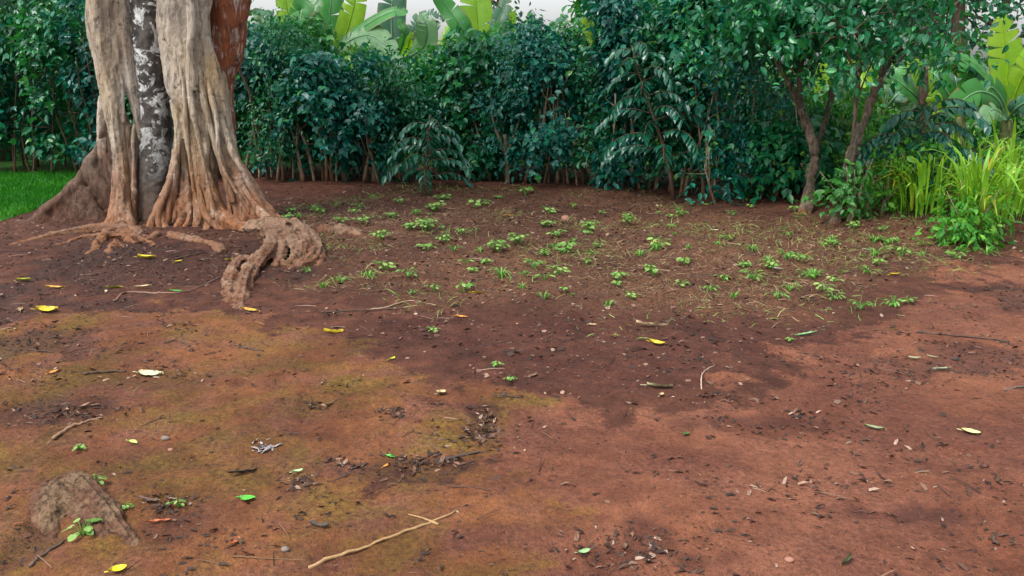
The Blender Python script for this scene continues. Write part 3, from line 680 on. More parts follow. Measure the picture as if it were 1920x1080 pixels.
# ------------------------------------------------------------------ shrubs of the hedge
def stem_path(g, h, lean=.12, n=9):
    p = [np.zeros(3)]; d = np.array((g.normal(0, lean), g.normal(0, lean), 1.0))
    for i in range(n - 1):
        d = nrm(d + np.array((g.normal(0, .07), g.normal(0, .07), .05))); p.append(p[-1] + d * h / (n - 1))
    return np.array(p)
def clump_leaves(g, n_tw, per, rx, ry, z0, z1, size, front=.55, seed=0, top_open=.0, droop=.7):
    """leaf sprays on twig ends spread through an uneven box-like crown"""
    th = g.uniform(0, 2 * math.pi, n_tw); rr = np.sqrt(g.uniform(.12, 1, n_tw)) ** .7
    z = g.uniform(0, 1, n_tw)
    prof = .82 + .16 * np.sin(z * 3.0 + seed) + .55 * (vnoise(th * 1.6 + seed, z * 4, seed) - .5)
    prof = prof * (1 - .45 * np.maximum(z - .78, 0) / .22)
    c = np.stack([np.cos(th) * rr * rx * prof, np.sin(th) * rr * ry * prof, z0 + z * (z1 - z0) + g.normal(0, .05, n_tw)], 1)
    out = nrm(np.stack([np.cos(th), np.sin(th), .35 * (z - .2)], 1))
    keep = noise3(c * np.array((1, 1, 1.2)) + seed * 3.7, 2.6, seed) + g.normal(0, .05, n_tw) > .435
    th, rr, z, c, out = th[keep], rr[keep], z[keep], c[keep], out[keep]; n_tw = len(c)
    pos = np.repeat(c, per, 0) + g.normal(0, 1, (n_tw * per, 3)) * np.array((.10, .10, .09))
    N = len(pos); o = np.repeat(out, per, 0)
    tip = o * .7 + g.normal(0, .55, (N, 3)) + np.array((0, 0, -droop))
    nor = o * .6 + np.array((0, 0, .75)) + g.normal(0, .42, (N, 3))
    sz = size * g.uniform(.45, 1.0, N) * g.uniform(.8, 1.5, N)
    zz = np.repeat(z, per)
    return pos, tip, nor, sz, zz
def make_shrub(name, x, y, H, rx, ry, z0, label, group, seed, mat='hedge_leaf', n_tw=150, per=13, size=.115, shapes=('ovate', 'lobed'), stems=3, stem_mat='stem_pale', cat='shrub', mat2=None, bare=None):
    g = np.random.default_rng(seed)
    t = empty(name, (x, y, HZ(x, y)))
    tag(t, label, cat, group)
    for k in range(stems):
        off = np.array((g.normal(0, rx * .35), g.normal(0, .10), -.05))
        q = stem_path(g, H * g.uniform(.5, .85)) + off
        mb = MB(); mb.add(*tube(q, np.linspace(g.uniform(.016, .03), .008, len(q)), 7, .1, seed + k)); 
        for j in range(3):
            s = q[g.integers(4, 8)]; d = nrm(g.normal(0, 1, 3) + np.array((0, 0, 1.2))) * .45
            mb.add(*tube(spline([s, s + d * .5, s + d + np.array((0, 0, .05))], 5), np.linspace(.009, .003, 5), 5))
        mb.build('stem', M[stem_mat], t, True)
    pos, tip, nor, sz, zz = clump_leaves(g, n_tw, per, rx, ry, z0, H, size, seed=seed)
    var = np.clip(g.beta(2, 3.0, len(pos)) + g.normal(0, .08) + .22 * (np.repeat(g.random(len(pos) // per), per) > .9), 0, 1)
    half = g.random(len(pos)) < (.5 if len(shapes) > 1 else 1.1)
    sel = {'ovate': (OVATE, OVATE_F), 'lobed': (LOBED, LOBED_F), 'lance': (LANCE, OVATE_F)}
    mb = MB()
    for msk, sh in ((half, shapes[0]), (~half, shapes[-1])):
        if msk.any():
            T, F = sel[sh]
            mb.add(*leaves(pos[msk], tip[msk], nor[msk], sz[msk], T, F), var=np.repeat(var[msk], len(T)))
    o = mb.build('foliage', M[mat], t); o['kind'] = 'stuff'
    return t
def coffee_bush(name, x, y, H, reach, label, seed, n_br=22, z0=.25, size=.15, mat='coffee_leaf', lean=(0, 0), group=None):
    g = np.random.default_rng(seed)
    t = empty(name, (x, y, HZ(x, y))); tag(t, label, 'shrub', group)
    q = stem_path(g, H, .05); q[:, 0] += np.linspace(0, lean[0], len(q)); q[:, 1] += np.linspace(0, lean[1], len(q))
    mb = MB(); mb.add(*tube(q, np.linspace(.028, .008, len(q)), 7, .08)); mb.build('stem', M['stem_brown'], t, True)
    pos, tip, nor, sz = [], [], [], []
    for k in range(n_br):
        u = (k + .5) / n_br; s = q[0] * 0 + np.array([np.interp(u * .95 * H + z0 * (1 - u), np.linspace(0, H, len(q)), q[:, i]) for i in range(3)])
        s[2] = z0 + u * (H - z0) * .95
        a = k * 2.39996 + g.normal(0, .25); L = reach * (1.05 - .55 * u) * g.uniform(.75, 1.15)
        d = np.array((math.cos(a), math.sin(a), 0))
        pts = [s, s + d * L * .4 + np.array((0, 0, .10 * L)), s + d * L * .75 + np.array((0, 0, .03 * L)), s + d * L + np.array((0, 0, -.20 * L))]
        b = spline(pts, 10); bm = MB(); bm.add(*tube(b, np.linspace(.008, .003, 10), 5)); bm.build('branch', M['stem_brown'], t, True)
        tt = nrm(np.gradient(b, axis=0)); n = max(4, int(L / .065))
        for w in np.linspace(.18, 1, n):
            i = w * 9; p0 = np.array([np.interp(i, np.arange(10), b[:, c]) for c in range(3)]); td = tt[min(int(i), 9)]
            side = nrm(np.cross(td, (0, 0, 1)))
            for sg in (-1, 1):
                pos.append(p0); tip.append(side * sg * .85 + td * .5 + np.array((0, 0, -.65)) + g.normal(0, .18, 3))
                nor.append(np.array((0, 0, 1)) + side * sg * .5 + g.normal(0, .15, 3)); sz.append(size * g.uniform(.75, 1.15))
    N = len(pos); mb = MB()
    mb.add(*leaves(np.array(pos), np.array(tip), np.array(nor), np.array(sz), LANCE * np.array((1, 1.25, 1)), OVATE_F), var=np.repeat(g.beta(2, 3, N), 8))
    o = mb.build('foliage', M[mat], t); o['kind'] = 'stuff'
    return t

# front row along the plot
def hedge_line(u):
    p = np.array(HEDGE); d = np.r_[0, np.cumsum(np.linalg.norm(np.diff(p, axis=0), axis=1))]
    return np.array([np.interp(u * d[-1], d, p[:, i]) for i in range(2)]), d[-1]
HX = [(-4.6, 2.3), (-4.06, 2.25), (-3.2, 2.1), (-2.55, 1.72), (-1.7, 1.62), (-.85, 1.9), (-.4, 2.12), (.5, 2.05), (1.1, 2.1), (1.5, 2.4), (2.2, 2.75), (4, 2.85)]
def hedge_top(x): return float(np.interp(x, [a for a, _ in HX], [b for _, b in HX]))
LAB = ['dark green hedge shrub beside the fig trunk with thin vine stems below', 'dark broad leaved hedge shrub just past the fig roots', 'dense hedge shrub over a close row of pale stakes',
       'low topped hedge shrub over the brown post stems near the fig', 'hedge shrub below the arching pale banana leaf', 'hedge shrub between banana clumps with open dark foot', 'hedge shrub with dark hollow below at the middle of the plot edge',
       'hedge shrub standing over the forked pale trunk', 'hedge shrub with slim pale stems just past the forked trunk', 'hedge shrub under the single yellow banana spike', 'taller hedge shrub where the row rises towards the trees',
       'tall dark hedge shrub with coffee sprays in front', 'tall dark hedge shrub behind the bare plot corner', 'tall shrub beside the short stubby trunk', 'last tall hedge shrub between the leaning trunks', 'end hedge shrub at the leaning branched tree']
n_sh = 15
for k in range(n_sh):
    p, L = hedge_line((k + .5) / n_sh * .97)
    H = hedge_top(p[0]) * (1 + .05 * math.sin(k * 2.1)) if k < 14 else 1.05
    make_shrub('hedge_shrub', p[0] + .08 * math.sin(k * 3), p[1] + .35 + .1 * math.cos(k * 5), H, .52, .52, .27 + .10 * math.sin(k * 1.7), LAB[k], 'shrubs of the hedge along the plot', 100 + k,
               n_tw=int((185 + 45 * math.sin(k * 2.7)) * H), per=14, size=(.105, .075, .125, .09)[k % 4], stems=4, mat=('hedge_leaf', 'hedge_green', 'hedge_leaf', 'hedge_leaf', 'hedge_green')[k % 5], shapes=(('ovate', 'lobed'), ('lance', 'ovate'), ('lobed', 'ovate'))[k % 3])
# second row behind it
for k in range(13):
    p, L = hedge_line(k / 12)
    H = hedge_top(p[0]) * (1.02 + .06 * math.sin(k * 1.9)) if k < 11 else 1.0
    make_shrub('hedge_shrub', p[0] + .2, p[1] + 1.35, H, .62, .5, .55, 'shrub of the second hedge row, showing through and over the front row', 'shrubs of the second hedge row', 140 + k, mat='top_leaf', n_tw=int(105 * H), per=12, size=.115, stems=3)
# hedge behind the lawn, beyond the fig
for k in range(7):
    x = -9.2 + k * .72
    y = 14.4 - .12 * k
    make_shrub('hedge_shrub', x, y, 2.5 + .25 * math.sin(k * 2.2), .60, .55, .42, 'dark hedge shrub beyond the green lawn behind the fig', 'hedge shrubs beyond the lawn', 170 + k, mat='hedge_green' if k % 2 else 'hedge_leaf', n_tw=190, per=12, size=.13, stems=4, stem_mat='stem_brown')
    make_shrub('hedge_shrub', x + .3, y + 1.2, 3.1 + .3 * math.sin(k * 1.3), .7, .6, .5, 'taller shrub rising behind the lawn hedge', 'shrubs behind the lawn hedge', 185 + k, mat=('top_leaf', 'hedge_green')[k % 2], n_tw=170, per=12, size=.13, stems=2, stem_mat='stem_brown')

# pale stakes and trunks seen under the leaves
def stake(px, py, top, r, mat, label, seed, lean=0.0, fork=False):
    b = G(px, py - 3); ha = np.array(HEDGE); b[1] = np.interp(b[0], ha[:, 0], ha[:, 1]) + (.05 if fork else .22 + .25 * ((seed * 37) % 10) / 10); b[0] = (px - 960) / FPX * b[1]; b[2] = HZ(b[0], b[1]); g = np.random.default_rng(seed)
    t = empty('hedge_stake' if not fork else 'forked_trunk', b)
    tag(t, label, 'stake' if not fork else 'trunk', None if fork else 'stakes under the hedge')
    q = stem_path(g, top if fork else top + .5, .03) + np.array((0, 0, -.05)); q[:, 0] += np.linspace(0, lean, len(q))
    mb = MB(); mb.add(*tube(spline(q, 14), np.linspace(r, r * .7, 14), 8, .12, seed)); mb.build('stem', M[mat], t, True)
    if fork:
        for s in (-1, 1):
            e = q[5]; f = [e, e + np.array((s * .10, .02, .22)), e + np.array((s * .20, .0, .55)), e + np.array((s * .22, .05, .95))]
            mb = MB(); mb.add(*tube(spline(f, 10), np.linspace(r * .8, .008, 10), 7, .1)); mb.build('branch', M[mat], t, True)
stake(952, 355, .75, .036, 'stem_pale', 'pale forked trunk standing in the dark hedge gap', 300, fork=True)
for k, (px, py, top, r, mat) in enumerate([(505, 352, 1.7, .028, 'stem_brown'), (568, 356, .9, .022, 'stem_pale'), (590, 356, .8, .026, 'stem_pale'), (606, 357, .8, .022, 'stem_pale'), (619, 357, .8, .02, 'stem_pale'), (632, 357, .8, .018, 'stem_pale'),
        (647, 357, .8, .050, 'stem_brown'), (688, 358, 1.0, .045, 'stem_brown'), (820, 348, .7, .025, 'stem_pale'), (848, 348, .7, .02, 'stem_brown'), (995, 358, .9, .022, 'stem_pale'), (1012, 360, 1.0, .022, 'stem_pale'), (1028, 360, 1.0, .02, 'stem_pale'),
        (1042, 360, .9, .018, 'stem_pale'), (1058, 361, .9, .018, 'stem_brown'), (1200, 370, .9, .025, 'stem_pale'), (1216, 371, .9, .028, 'stem_pale'), (1231, 371, .9, .022, 'stem_pale'), (1256, 373, .9, .02, 'stem_brown'), (1350, 384, .6, .04, 'stem_brown'), (1455, 390, .55, .04, 'stem_pale')]):
    stake(px, py, top, r, mat, 'thick brown stump like post under the hedge' if r > .048 else ('slim pale stake standing bare under the hedge leaves' if mat == 'stem_pale' else 'brown stem standing bare under the hedge leaves'), 301 + k, lean=.06 * math.sin(k * 2.7))

# coffee bushes drooping in front
p = G(800, 352); coffee_bush('coffee_bush', p[0], p[1], 1.0, .62, 'low drooping coffee bush touching the soil under the hedge', 401, 20, .12, .15)
p = G(1270, 380); coffee_bush('coffee_bush', p[0], p[1] + .3, 2.0, .75, 'tall coffee bush with long hanging sprays before the dark hedge', 402, 24, .5, .16)
p = G(1690, 400); coffee_bush('coffee_bush', p[0] + .1, p[1] + .5, 1.2, .85, 'coffee bush with drooping dark sprays beside the tall grass', 403, 22, .45, .16, lean=(.3, 0))
p = G(1580, 420); make_shrub('ground_bush', p[0] + .05, p[1] + .1, .62, .22, .2, .06, 'small round leaved bush at the foot of the leaning tree', None, 404, mat='bush_leaf', n_tw=32, per=9, size=.09, stems=2, cat='bush')
p = G(1350, 384); make_shrub('ground_bush', p[0], p[1] + .15, .75, .4, .25, .05, 'low dark bush filling the hedge foot by the stubby post', None, 405, mat='hedge_leaf', n_tw=40, per=11, size=.11, stems=2, cat='bush')

# ------------------------------------------------------------------ leaning trees at the hedge end
def small_tree(name, label, trunk, limbs, crown_pts, n_leaf, seed, mat='hedge_green', size=.10, spread=.33, bark='tree_bark', zmin=1.6):
    g = np.random.default_rng(seed)
    base = np.array(trunk[0][:3]); t = empty(name, base); tag(t, label, 'tree')
    parts = []
    for j, tr in enumerate([trunk] + [l[:4] for l in limbs if l[0][2] < trunk[-1][2] + .1]):
        q = spline(np.array(tr), len(tr) * 6); rr = q[:, 3] * (.8 if j == 0 else np.linspace(1.05, .75, len(q))); parts.append(tube(q[:, :3], rr, 12, .10, seed + j, .16, 3, .05))
    o = fuse('trunk', parts, M[bark], t, voxel=.012, disp=[(.024, 8, (1, 1, .8)), (.020, 24, (1, 1, .7))], seed=seed, smooth_it=2); o.location = -base
    ends = []
    for j, lm in enumerate(limbs):
        q = spline(np.array(lm), 16); mb = MB(); mb.add(*tube(q[:, :3] - base, q[:, 3] * .72, 8, .06, seed + j))
        ends.append(q[6:, :3])
        for k in range(7):
            s = q[g.integers(6, 15), :3]; d = nrm(g.normal(0, 1, 3) + np.array((0, 0, .7))) * g.uniform(.35, .8)
            qq = spline([s, s + d * .5 + np.array((0, 0, .06)), s + d], 6); mb.add(*tube(qq - base, np.linspace(.010, .003, 6), 5)); ends.append(qq[2:]); ends.append(qq[3:])
        mb.build('branch', M[bark], t, True)
    E = np.concatenate(ends + [np.array(crown_pts)] * 3) if len(crown_pts) else np.concatenate(ends)
    E = E[E[:, 2] > zmin + .15]; nc = n_leaf // 9; c = E[g.integers(0, len(E), nc)] + g.normal(0, spread, (nc, 3)); c = c[c[:, 2] > zmin + .7 * (noise3(c, 1.8, seed) - .55)]; nc = len(c)
    pos = np.repeat(c, 9, 0) + g.normal(0, .075, (nc * 9, 3)); N = len(pos)
    mb = MB(); mb.add(*leaves(pos - base, g.normal(0, .7, (N, 3)) + np.array((0, -.1, -.6)), g.normal(0, .55, (N, 3)) + np.array((0, -.2, .8)), size * g.uniform(.6, 1.25, N), OVATE, OVATE_F), var=np.repeat(g.beta(2, 3, N), 8))
    o = mb.build('crown', M[mat], t); o['kind'] = 'stuff'
    return t
def pp(px, py, Y, r): return list(P(px, py, Y)) + [r]
def gp(px, py, r): return list(G(px, py, -.05)) + [r]
Ye = float(G(1565, 415)[1])
M['tree_bark'] = bark_mat('tree_bark', (.035, .025, .017), (.155, .112, .078), (.04, .036, .024), red_top=.15, spots=False, grain=(1, 1, .6))
small_tree('leaning_tree', 'leaning brown tree with forked gnarled trunk by the grass clump',
    [gp(1562, 418, .075), pp(1580, 370, Ye, .07), pp(1590, 320, Ye, .075), pp(1600, 280, Ye, .065), pp(1606, 255, Ye, .035)],
    [[pp(1605, 270, Ye, .05), pp(1630, 200, Ye, .042), pp(1650, 150, Ye, .036), pp(1672, 110, Ye + .05, .03), pp(1720, 65, Ye + .1, .025), pp(1790, 10, Ye + .2, .018), pp(1850, -50, Ye + .3, .01)],
     [pp(1600, 275, Ye, .035), pp(1602, 230, Ye + .05, .028), pp(1608, 160, Ye + .1, .024), pp(1612, 90, Ye + .2, .02), pp(1600, -10, Ye + .3, .012)],
     [pp(1650, 150, Ye, .03), pp(1660, 90, Ye - .05, .024), pp(1680, 20, Ye - .1, .018), pp(1690, -60, Ye - .1, .01)],
     [pp(1672, 110, Ye + .05, .02), pp(1700, 85, Ye - .2, .016), pp(1735, 70, Ye - .3, .012), pp(1770, 40, Ye - .3, .006)],
     [pp(1610, 150, Ye + .1, .02), pp(1580, 80, Ye + .1, .015), pp(1560, 10, Ye, .01)]],
    [P(a, b, Ye + c) for a, b, c in [(1560, 20, .2), (1600, 60, .3), (1640, 30, 0), (1690, 10, .2), (1720, -20, .2), (1600, -40, .1), (1680, -50, 0), (1540, 60, .4)]], 2700, 501, size=.095)
Yd = float(G(1512, 395)[1])
small_tree('stubby_tree', 'short stubby trunk tree with many upright stems in the hedge end',
    [gp(1508, 400, .085), pp(1518, 350, Yd, .08), pp(1526, 310, Yd, .065), pp(1530, 275, Yd, .035)],
    [[pp(1528, 290, Yd, .05), pp(1510, 230, Yd + .1, .036), pp(1480, 160, Yd + .1, .03), pp(1440, 90, Yd + .2, .02), pp(1400, 0, Yd + .3, .012)],
     [pp(1530, 285, Yd, .045), pp(1500, 180, Yd + .2, .036), pp(1505, 100, Yd + .2, .03), pp(1515, 10, Yd + .3, .018), pp(1515, -80, Yd + .3, .01)],
     [pp(1530, 280, Yd + .2, .04), pp(1555, 200, Yd + .3, .034), pp(1560, 120, Yd + .4, .03), pp(1545, 30, Yd + .4, .02), pp(1540, -60, Yd + .4, .01)]],
    [P(a, b, Yd + c) for a, b, c in [(1400, 20, .3), (1440, 40, .1), (1480, 20, .3), (1350, 30, .4), (1300, 20, .3), (1430, 90, .2), (1520, 50, .3), (1380, 110, .2), (1460, -40, .2), (1330, 80, .2)]], 5200, 502, size=.105)

# ------------------------------------------------------------------ banana plants
def banana_leaf(parent, mat, pts, width, face, seed, tears=4, droop=.25, base=None):
    g = np.random.default_rng(seed)
    c = spline(np.array(pts), 26) - np.array(parent.location)
    t = nrm(np.gradient(c, axis=0)); f = nrm(face)
    b = nrm(np.cross(t, f)); n = np.cross(b, t)
    s = np.linspace(0, 1, 26)
    w = width * .5 * np.clip(np.sin(np.pi * np.clip(s * .93 + .05, 0, 1)) ** .55, 0, 1) * sm(.10, .24, s)
    w[-1] = 0
    lf = MB(); tears = tears + 2
    for sg in (-1, 1):
        cuts = sorted(set([4, 25] + list(g.integers(7, 24, tears))))
        for i0, i1 in zip(cuts[:-1], cuts[1:]):
            if i1 <= i0: continue
            dr = droop * g.uniform(.5, 1.6); notch = g.uniform(.15, .8); sk = g.uniform(-.05, .10) * (tears > 0)
            rows = []; al = []; ed_ = []
            for i in range(i0, i1 + 1):
                ed = (.985 if i in (i0, i1) else 1.0)
                for k, a in enumerate((.0, .35, .7, 1.0)):
                    ww = w[i] * a * (ed if a > .5 else 1)
                    nt = (0 if i0 == 4 and i == i0 else 1) * (1 if i == i0 else (-1 if i == i1 and i1 < 25 else 0)) * a * a * np.linalg.norm(c[1] - c[0]) * notch
                    rows.append(c[i] + b[i] * sg * ww + n[i] * (w[i] * (.22 * a - dr * a * a * 1.2)) + t[i] * sk * ww * a + t[i] * (.25 * ww + nt))
                    al.append(s[i] * 3); ed_.append(a)
            m = i1 - i0 + 1; idx = []; tot = []
            for i in range(m - 1):
                for k in range(3):
                    q = i * 4 + k; idx += [q, q + 1, q + 5, q + 4]; tot.append(4)
            lf.add(np.array(rows), idx, tot, var=g.uniform(.1, .9), along=np.array(al), edge=np.array(ed_))
    o = lf.build('leaf', M[mat], parent, True)
    mb = MB(); mb.add(*tube(c[:25], np.linspace(.022, .005, 25) * (.6 + width), 6), var=.9, along=0.0, edge=0.0)
    mb.build('midrib', M['banana_pale' if mat != 'banana_bright' else 'banana_bright'], o, True)
    return o
def banana(label, px, py, Y, leafs, seed, group='banana plants behind the hedge', stem=True):
    top = P(px, py, Y); t = empty('banana_plant', (top[0], Y, HZ(top[0], Y))); tag(t, label, 'banana plant', group)
    if stem:
        mb = MB(); h = top[2] - t.location[2]
        q = spline([(0, 0, -.1), (.03, 0, h * .5), (0, 0, h)], 8); mb.add(*tube(q, np.linspace(.14, .06, 8), 10, .06, seed)); mb.build('pseudostem', M['banana_stem'], t, True)
    for k, (mat, pts, w, face, *rest) in enumerate(leafs):
        q = [P(a, b, Y + d) for a, b, d in pts]
        banana_leaf(t, 'banana_' + mat, [top] + q, w * Y / FPX, face, seed * 31 + k, *(rest or [3]))
FC = (0, -1, .15)
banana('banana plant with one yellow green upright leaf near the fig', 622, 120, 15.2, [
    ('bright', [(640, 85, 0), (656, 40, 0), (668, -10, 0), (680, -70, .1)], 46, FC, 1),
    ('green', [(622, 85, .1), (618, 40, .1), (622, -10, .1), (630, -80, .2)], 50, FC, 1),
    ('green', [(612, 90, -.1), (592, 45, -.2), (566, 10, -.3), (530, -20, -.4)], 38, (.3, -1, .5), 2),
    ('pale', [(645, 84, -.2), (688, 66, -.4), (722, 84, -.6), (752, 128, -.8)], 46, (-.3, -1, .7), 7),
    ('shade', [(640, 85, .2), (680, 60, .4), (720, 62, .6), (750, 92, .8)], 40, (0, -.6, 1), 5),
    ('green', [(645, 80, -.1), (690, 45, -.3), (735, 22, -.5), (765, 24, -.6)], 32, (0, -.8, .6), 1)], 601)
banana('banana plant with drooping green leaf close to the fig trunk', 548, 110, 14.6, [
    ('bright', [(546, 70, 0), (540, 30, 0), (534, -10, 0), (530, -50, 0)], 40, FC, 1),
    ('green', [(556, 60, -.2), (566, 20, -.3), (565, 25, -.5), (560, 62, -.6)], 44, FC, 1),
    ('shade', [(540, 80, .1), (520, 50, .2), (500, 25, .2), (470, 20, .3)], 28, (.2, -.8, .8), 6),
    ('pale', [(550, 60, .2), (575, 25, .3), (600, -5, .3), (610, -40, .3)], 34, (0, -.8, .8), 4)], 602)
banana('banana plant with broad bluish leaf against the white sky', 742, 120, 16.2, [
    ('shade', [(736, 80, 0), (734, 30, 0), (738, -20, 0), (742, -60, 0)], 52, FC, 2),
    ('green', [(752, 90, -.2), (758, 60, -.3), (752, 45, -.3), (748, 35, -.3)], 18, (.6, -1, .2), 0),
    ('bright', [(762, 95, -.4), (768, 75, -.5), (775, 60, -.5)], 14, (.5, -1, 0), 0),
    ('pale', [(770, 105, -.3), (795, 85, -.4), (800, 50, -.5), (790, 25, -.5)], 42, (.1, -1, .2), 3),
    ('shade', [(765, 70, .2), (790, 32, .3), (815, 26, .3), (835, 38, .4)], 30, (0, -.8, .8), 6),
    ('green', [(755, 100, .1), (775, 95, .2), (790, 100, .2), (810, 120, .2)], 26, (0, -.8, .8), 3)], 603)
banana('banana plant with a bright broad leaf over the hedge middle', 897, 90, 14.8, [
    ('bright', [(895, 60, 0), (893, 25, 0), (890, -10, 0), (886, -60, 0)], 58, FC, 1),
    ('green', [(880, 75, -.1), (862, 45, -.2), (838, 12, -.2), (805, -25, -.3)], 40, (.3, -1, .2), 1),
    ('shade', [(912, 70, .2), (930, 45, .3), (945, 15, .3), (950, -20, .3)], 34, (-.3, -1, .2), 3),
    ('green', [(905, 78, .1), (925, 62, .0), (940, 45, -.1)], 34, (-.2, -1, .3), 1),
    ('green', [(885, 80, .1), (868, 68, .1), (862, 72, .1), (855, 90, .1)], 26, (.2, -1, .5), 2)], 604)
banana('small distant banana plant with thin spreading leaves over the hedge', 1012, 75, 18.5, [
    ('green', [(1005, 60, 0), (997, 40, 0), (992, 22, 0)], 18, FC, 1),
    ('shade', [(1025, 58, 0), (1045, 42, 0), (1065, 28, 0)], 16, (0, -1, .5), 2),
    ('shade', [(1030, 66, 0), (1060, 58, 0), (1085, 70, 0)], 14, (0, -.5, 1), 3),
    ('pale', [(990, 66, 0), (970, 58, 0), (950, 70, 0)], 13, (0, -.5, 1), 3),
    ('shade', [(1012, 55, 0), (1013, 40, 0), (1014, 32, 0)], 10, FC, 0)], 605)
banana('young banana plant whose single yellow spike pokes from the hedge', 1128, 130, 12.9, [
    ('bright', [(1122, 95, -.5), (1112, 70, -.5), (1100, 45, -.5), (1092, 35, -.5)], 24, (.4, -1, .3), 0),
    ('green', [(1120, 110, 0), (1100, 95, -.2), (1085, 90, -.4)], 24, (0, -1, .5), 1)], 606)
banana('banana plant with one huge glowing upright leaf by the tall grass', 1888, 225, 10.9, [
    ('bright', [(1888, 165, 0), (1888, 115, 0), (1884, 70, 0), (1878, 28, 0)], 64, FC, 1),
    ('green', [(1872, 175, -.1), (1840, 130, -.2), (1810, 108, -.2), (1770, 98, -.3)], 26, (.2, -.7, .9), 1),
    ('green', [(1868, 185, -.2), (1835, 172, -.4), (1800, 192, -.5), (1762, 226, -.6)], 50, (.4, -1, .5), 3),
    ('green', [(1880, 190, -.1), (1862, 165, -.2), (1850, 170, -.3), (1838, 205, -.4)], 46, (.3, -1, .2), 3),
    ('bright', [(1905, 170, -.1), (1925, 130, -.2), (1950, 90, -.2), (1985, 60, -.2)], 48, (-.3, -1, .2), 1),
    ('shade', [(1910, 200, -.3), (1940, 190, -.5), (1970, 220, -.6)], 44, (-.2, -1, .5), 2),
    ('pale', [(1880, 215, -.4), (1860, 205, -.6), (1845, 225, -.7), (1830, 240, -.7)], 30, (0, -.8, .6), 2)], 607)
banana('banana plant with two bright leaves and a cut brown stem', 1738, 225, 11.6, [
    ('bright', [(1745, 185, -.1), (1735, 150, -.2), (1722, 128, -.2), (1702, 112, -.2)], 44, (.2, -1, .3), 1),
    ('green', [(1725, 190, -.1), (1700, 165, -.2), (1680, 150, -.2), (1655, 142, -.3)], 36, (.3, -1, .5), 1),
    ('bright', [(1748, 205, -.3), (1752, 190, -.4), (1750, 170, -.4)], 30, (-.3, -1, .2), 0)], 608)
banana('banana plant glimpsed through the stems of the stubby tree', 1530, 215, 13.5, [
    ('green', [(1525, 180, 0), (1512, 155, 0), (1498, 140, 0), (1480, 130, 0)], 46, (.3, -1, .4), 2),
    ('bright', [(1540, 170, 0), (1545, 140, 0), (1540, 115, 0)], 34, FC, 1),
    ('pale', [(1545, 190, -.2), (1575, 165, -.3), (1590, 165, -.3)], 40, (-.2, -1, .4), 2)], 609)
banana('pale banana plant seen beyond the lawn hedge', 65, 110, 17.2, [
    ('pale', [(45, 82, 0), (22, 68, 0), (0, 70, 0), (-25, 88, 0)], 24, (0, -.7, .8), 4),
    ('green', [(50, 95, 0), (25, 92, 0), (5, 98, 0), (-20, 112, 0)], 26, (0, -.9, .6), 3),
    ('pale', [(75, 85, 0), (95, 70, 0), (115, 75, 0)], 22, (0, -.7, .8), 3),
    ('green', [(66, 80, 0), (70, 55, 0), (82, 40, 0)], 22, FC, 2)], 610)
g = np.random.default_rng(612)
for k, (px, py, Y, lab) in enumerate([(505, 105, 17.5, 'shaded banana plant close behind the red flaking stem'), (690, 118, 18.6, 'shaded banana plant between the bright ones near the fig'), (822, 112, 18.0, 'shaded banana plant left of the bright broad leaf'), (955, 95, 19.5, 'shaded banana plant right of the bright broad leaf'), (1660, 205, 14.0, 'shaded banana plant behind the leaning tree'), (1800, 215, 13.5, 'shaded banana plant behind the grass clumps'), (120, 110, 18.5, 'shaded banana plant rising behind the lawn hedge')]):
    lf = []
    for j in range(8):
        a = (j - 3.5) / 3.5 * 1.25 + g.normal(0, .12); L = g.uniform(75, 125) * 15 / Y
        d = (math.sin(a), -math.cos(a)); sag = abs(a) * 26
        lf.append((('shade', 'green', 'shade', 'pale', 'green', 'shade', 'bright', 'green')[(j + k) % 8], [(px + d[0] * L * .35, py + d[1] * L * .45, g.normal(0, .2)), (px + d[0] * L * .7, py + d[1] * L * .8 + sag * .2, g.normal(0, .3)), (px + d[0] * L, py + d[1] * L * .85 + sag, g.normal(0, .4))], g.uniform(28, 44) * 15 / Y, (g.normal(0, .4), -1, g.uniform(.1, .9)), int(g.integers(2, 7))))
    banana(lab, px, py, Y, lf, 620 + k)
# dry cut stem beside the two leaved plant
b = P(1727, 205, 11.3); t = empty('cut_stem', (b[0], b[1], HZ(b[0], b[1]))); tag(t, 'brown cut banana stem standing among bright banana leaves', 'stem')
mb = MB(); h = float(P(1722, 146, 11.3)[2]); q = spline([(0, 0, -.05), (.02, 0, h * .6), (-.03, 0, h)], 10); mb.add(*tube(q, np.linspace(.08, .05, 10), 9, .28, 4, .25, 5)); mb.build('stalk', M['stem_brown'], t, True)

